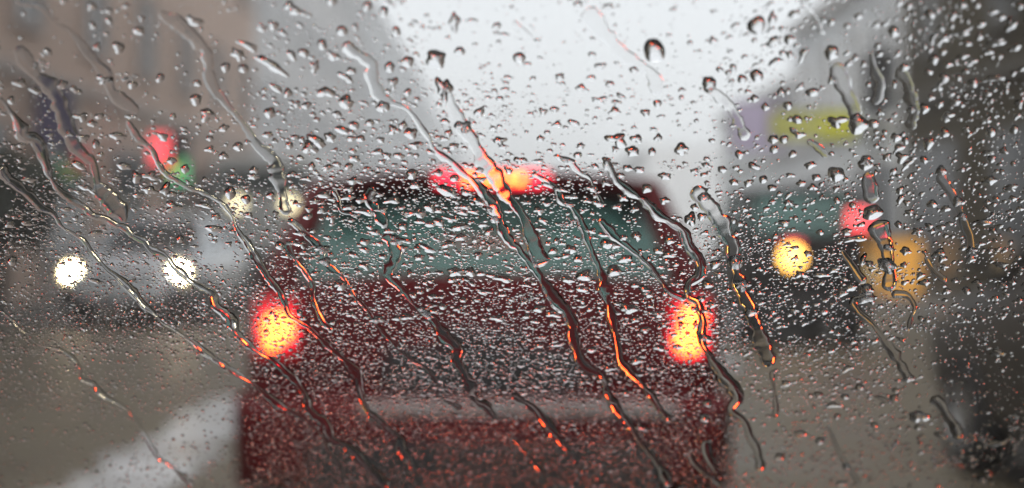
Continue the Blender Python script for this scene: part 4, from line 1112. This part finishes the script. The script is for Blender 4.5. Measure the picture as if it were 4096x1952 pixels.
# photo-pixel box, drops per million px, radius range, elongation, tilt range, roughness
ZONES = [
 ((-450, -200, 1000, 450), 380, (3.5, 10), 1.25, (5, 40), .10),
 ((0, 450, 1000, 700), 1100, (3, 11), 1.6, (-5, 25), .18),
 ((1000, -200, 1700, 320), 620, (4, 14), 1.5, (5, 35), .12),
 ((1000, 320, 2050, 650), 1150, (3.5, 14), 1.55, (-5, 25), .15),
 ((1700, -200, 2900, 320), 230, (4, 11), 1.3, (-5, 15), .12),
 ((2050, 320, 2900, 650), 430, (4, 12), 1.55, (-10, 15), .14),
 ((2900, -200, 3500, 320), 480, (5, 15), 1.5, (-50, -10), .12),
 ((2900, 320, 3600, 700), 750, (3.5, 12), 1.3, (-30, 10), .14),
 ((3500, -200, 4600, 330), 760, (5, 15), 1.45, (-55, -10), .14),
 ((3600, 330, 4600, 720), 950, (4, 13), 1.4, (-50, -5), .14),
 ((-450, 700, 1050, 1000), 2300, (2.5, 9), 1.75, (-5, 28), .2),
 ((-450, 1000, 1050, 1250), 3300, (2.8, 8.5), 1.5, (0, 30), .2),
 ((-450, 1250, 1050, 1420), 3900, (2.8, 7.6), 1.3, (0, 35), .18),
 ((-450, 1420, 1000, 1650), 1700, (2.8, 7.2), 1.3, (0, 40), .15),
 ((-450, 1650, 1000, 2150), 800, (2.8, 7.5), 1.3, (0, 40), .15),
 ((1050, 650, 2050, 1000), 2000, (3, 14), 1.7, (-15, 22), .22),
 ((1050, 1000, 2050, 1300), 2800, (3, 12), 1.7, (-8, 20), .22),
 ((2050, 650, 2850, 1000), 1500, (3, 12.5), 1.6, (-12, 20), .22),
 ((2050, 1000, 2850, 1300), 2500, (3, 12), 1.7, (-12, 15), .22),
 ((1000, 1300, 2050, 1600), 3100, (3.2, 10), 1.6, (-8, 20), .18),
 ((1000, 1600, 2050, 2150), 3900, (3.0, 8.5), 1.5, (-5, 25), .15),
 ((2050, 1300, 2950, 1600), 2800, (3.2, 10.5), 1.6, (-12, 15), .18),
 ((2050, 1600, 2950, 2150), 3200, (3.0, 8.5), 1.5, (-10, 15), .15),
 ((2850, 700, 3620, 950), 1100, (3, 11), 1.45, (-40, 5), .18),
 ((2850, 950, 3620, 1420), 2300, (3, 11), 1.7, (-25, 10), .22),
 ((3620, 720, 4600, 1300), 700, (3.5, 11.5), 1.55, (-35, 5), .18),
 ((2950, 1420, 3620, 1680), 1350, (3, 9.5), 1.7, (-20, 5), .18),
 ((2950, 1680, 3620, 2150), 1150, (3, 9), 1.6, (-20, 5), .16),
 ((3620, 1300, 4600, 1700), 600, (3, 9), 1.6, (-30, 10), .2),
 ((3620, 1700, 4600, 2150), 700, (3, 10), 1.5, (-30, 10), .2),
]
cnt = 0
_cl = np.random.default_rng(5).normal(size=(60, 80))


def patchy(x, y):
    """smooth noise over the pane, for clusters and bare spots"""
    t = 0
    for lam, a, o in ((170, .6, 0), (75, .5, 20)):
        u, v = (x + 700) / lam + o, (y + 400) / lam + o
        i, j = int(u), int(v); f, g = u - i, v - j
        f, g = f * f * (3 - 2 * f), g * g * (3 - 2 * g)
        q = lambda b, c: _cl[c % 60, b % 80]
        t += a * ((q(i, j) * (1 - f) + q(i + 1, j) * f) * (1 - g) + (q(i, j + 1) * (1 - f) + q(i + 1, j + 1) * f) * g)
    return t

for b in bigs[300:]:
    drop(rain, *b, rough=.13); cnt += 1
for (x0, y0, x1, y1), dens, (ra, rb), elong, (ta, tb), rg in ZONES:
    dens *= (2.0 if x0 < 2850 else 2.3) if y0 >= 650 else 1.5
    if y0 < 650: ra *= .75
    if 650 <= y0 < 1300: rb *= 1.22
    n = int((x1 - x0) * (y1 - y0) / 1e6 * dens)
    for _ in range(n):
        r = ra + (rb - ra) * RNG.random() ** 3.0
        ok = False
        for _t in range(5):
            x, y = RNG.uniform(x0, x1), RNG.uniform(y0, y1)
            if RNG.random() < (.66 + .7 * patchy(x, y) if y0 < 1250 else .85 + .4 * patchy(x, y)) and not blocked(x, y, r * .9):
                ok = True; break
        if not ok: continue
        k = max(.85, RNG.normal(elong, .28)) ** .5
        rot = math.radians(RNG.uniform(ta, tb))
        drop(rain, x, y, r * k, r / k, rot, rough=rg * RNG.uniform(.5, 1.2), hrel=RNG.uniform(.28, .42))
        occupy(x, y, r * k, r / k); cnt += 1
for (x0, y0, x1, y1), dens, rmax in (((-2100, -900, -450, 2900), 520, 12), ((4600, -900, 6200, 2900), 520, 12), ((-450, 2150, 4600, 2900), 700, 9), ((-450, -900, 4600, -200), 420, 14)):
    for _ in range(int((x1 - x0) * (y1 - y0) / 1e6 * dens)):
        x, y = RNG.uniform(x0, x1), RNG.uniform(y0, y1)
        r = 3.4 + (rmax - 3.4) * RNG.random() ** 2.2
        if RNG.random() < .66 + .7 * patchy(x + 4000, y + 2000) and not blocked(x, y, r * .9):
            drop(rain, x, y, r * 1.2, r * .85, RNG.uniform(-.3, .5), rough=.16, hrel=.36); cnt += 1
            occupy(x, y, r * 1.2, r * .85)
# beads left along the edges of the trails
for Q, hw, nn in TRACKS:
    for (qx, qy), h, (nx_, ny_) in zip(Q, hw, nn):
        for sg in (-1, 1):
            if RNG.random() < .22:
                d = sg * (h * RNG.uniform(1.0, 1.25) + RNG.uniform(1, 7))
                r = RNG.uniform(2.4, 5.2)
                drop(rain, qx + nx_ * d, qy + ny_ * d, r * RNG.uniform(.9, 1.5), r, RNG.uniform(-.4, .6), rough=.16, hrel=.34); cnt += 1
# little ragged clusters of specks
for (cx, cy_, n, sx, sy) in ((500, 312, 26, 34, 10), (180, 262, 14, 24, 8), (3985, 868, 22, 28, 10), (3690, 1310, 30, 40, 16), (3790, 1835, 26, 44, 14), (3920, 1755, 22, 26, 12), (4060, 1700, 26, 26, 18), (3590, 1782, 18, 30, 10), (3930, 1350, 20, 40, 14), (4060, 1770, 22, 28, 14), (2110, 1190, 24, 34, 12), (2270, 900, 14, 30, 10), (1380, 895, 18, 30, 14), (3800, 1840, 18, 60, 16)):
    for _ in range(n):
        x, y = RNG.normal(cx, sx), RNG.normal(cy_, sy)
        r = RNG.uniform(3, 7)
        drop(rain, x, y, r * 1.15, r * .85, RNG.uniform(-.8, .4), rough=.22, hrel=.38); cnt += 1
ob = rain.build('fine_raindrops')
tag(ob, 'thousands of fine raindrops scattered all over the windscreen', 'raindrops', 'raindrops on the windscreen', 'stuff')
print('fine drops', cnt, 'verts', rain.nv)
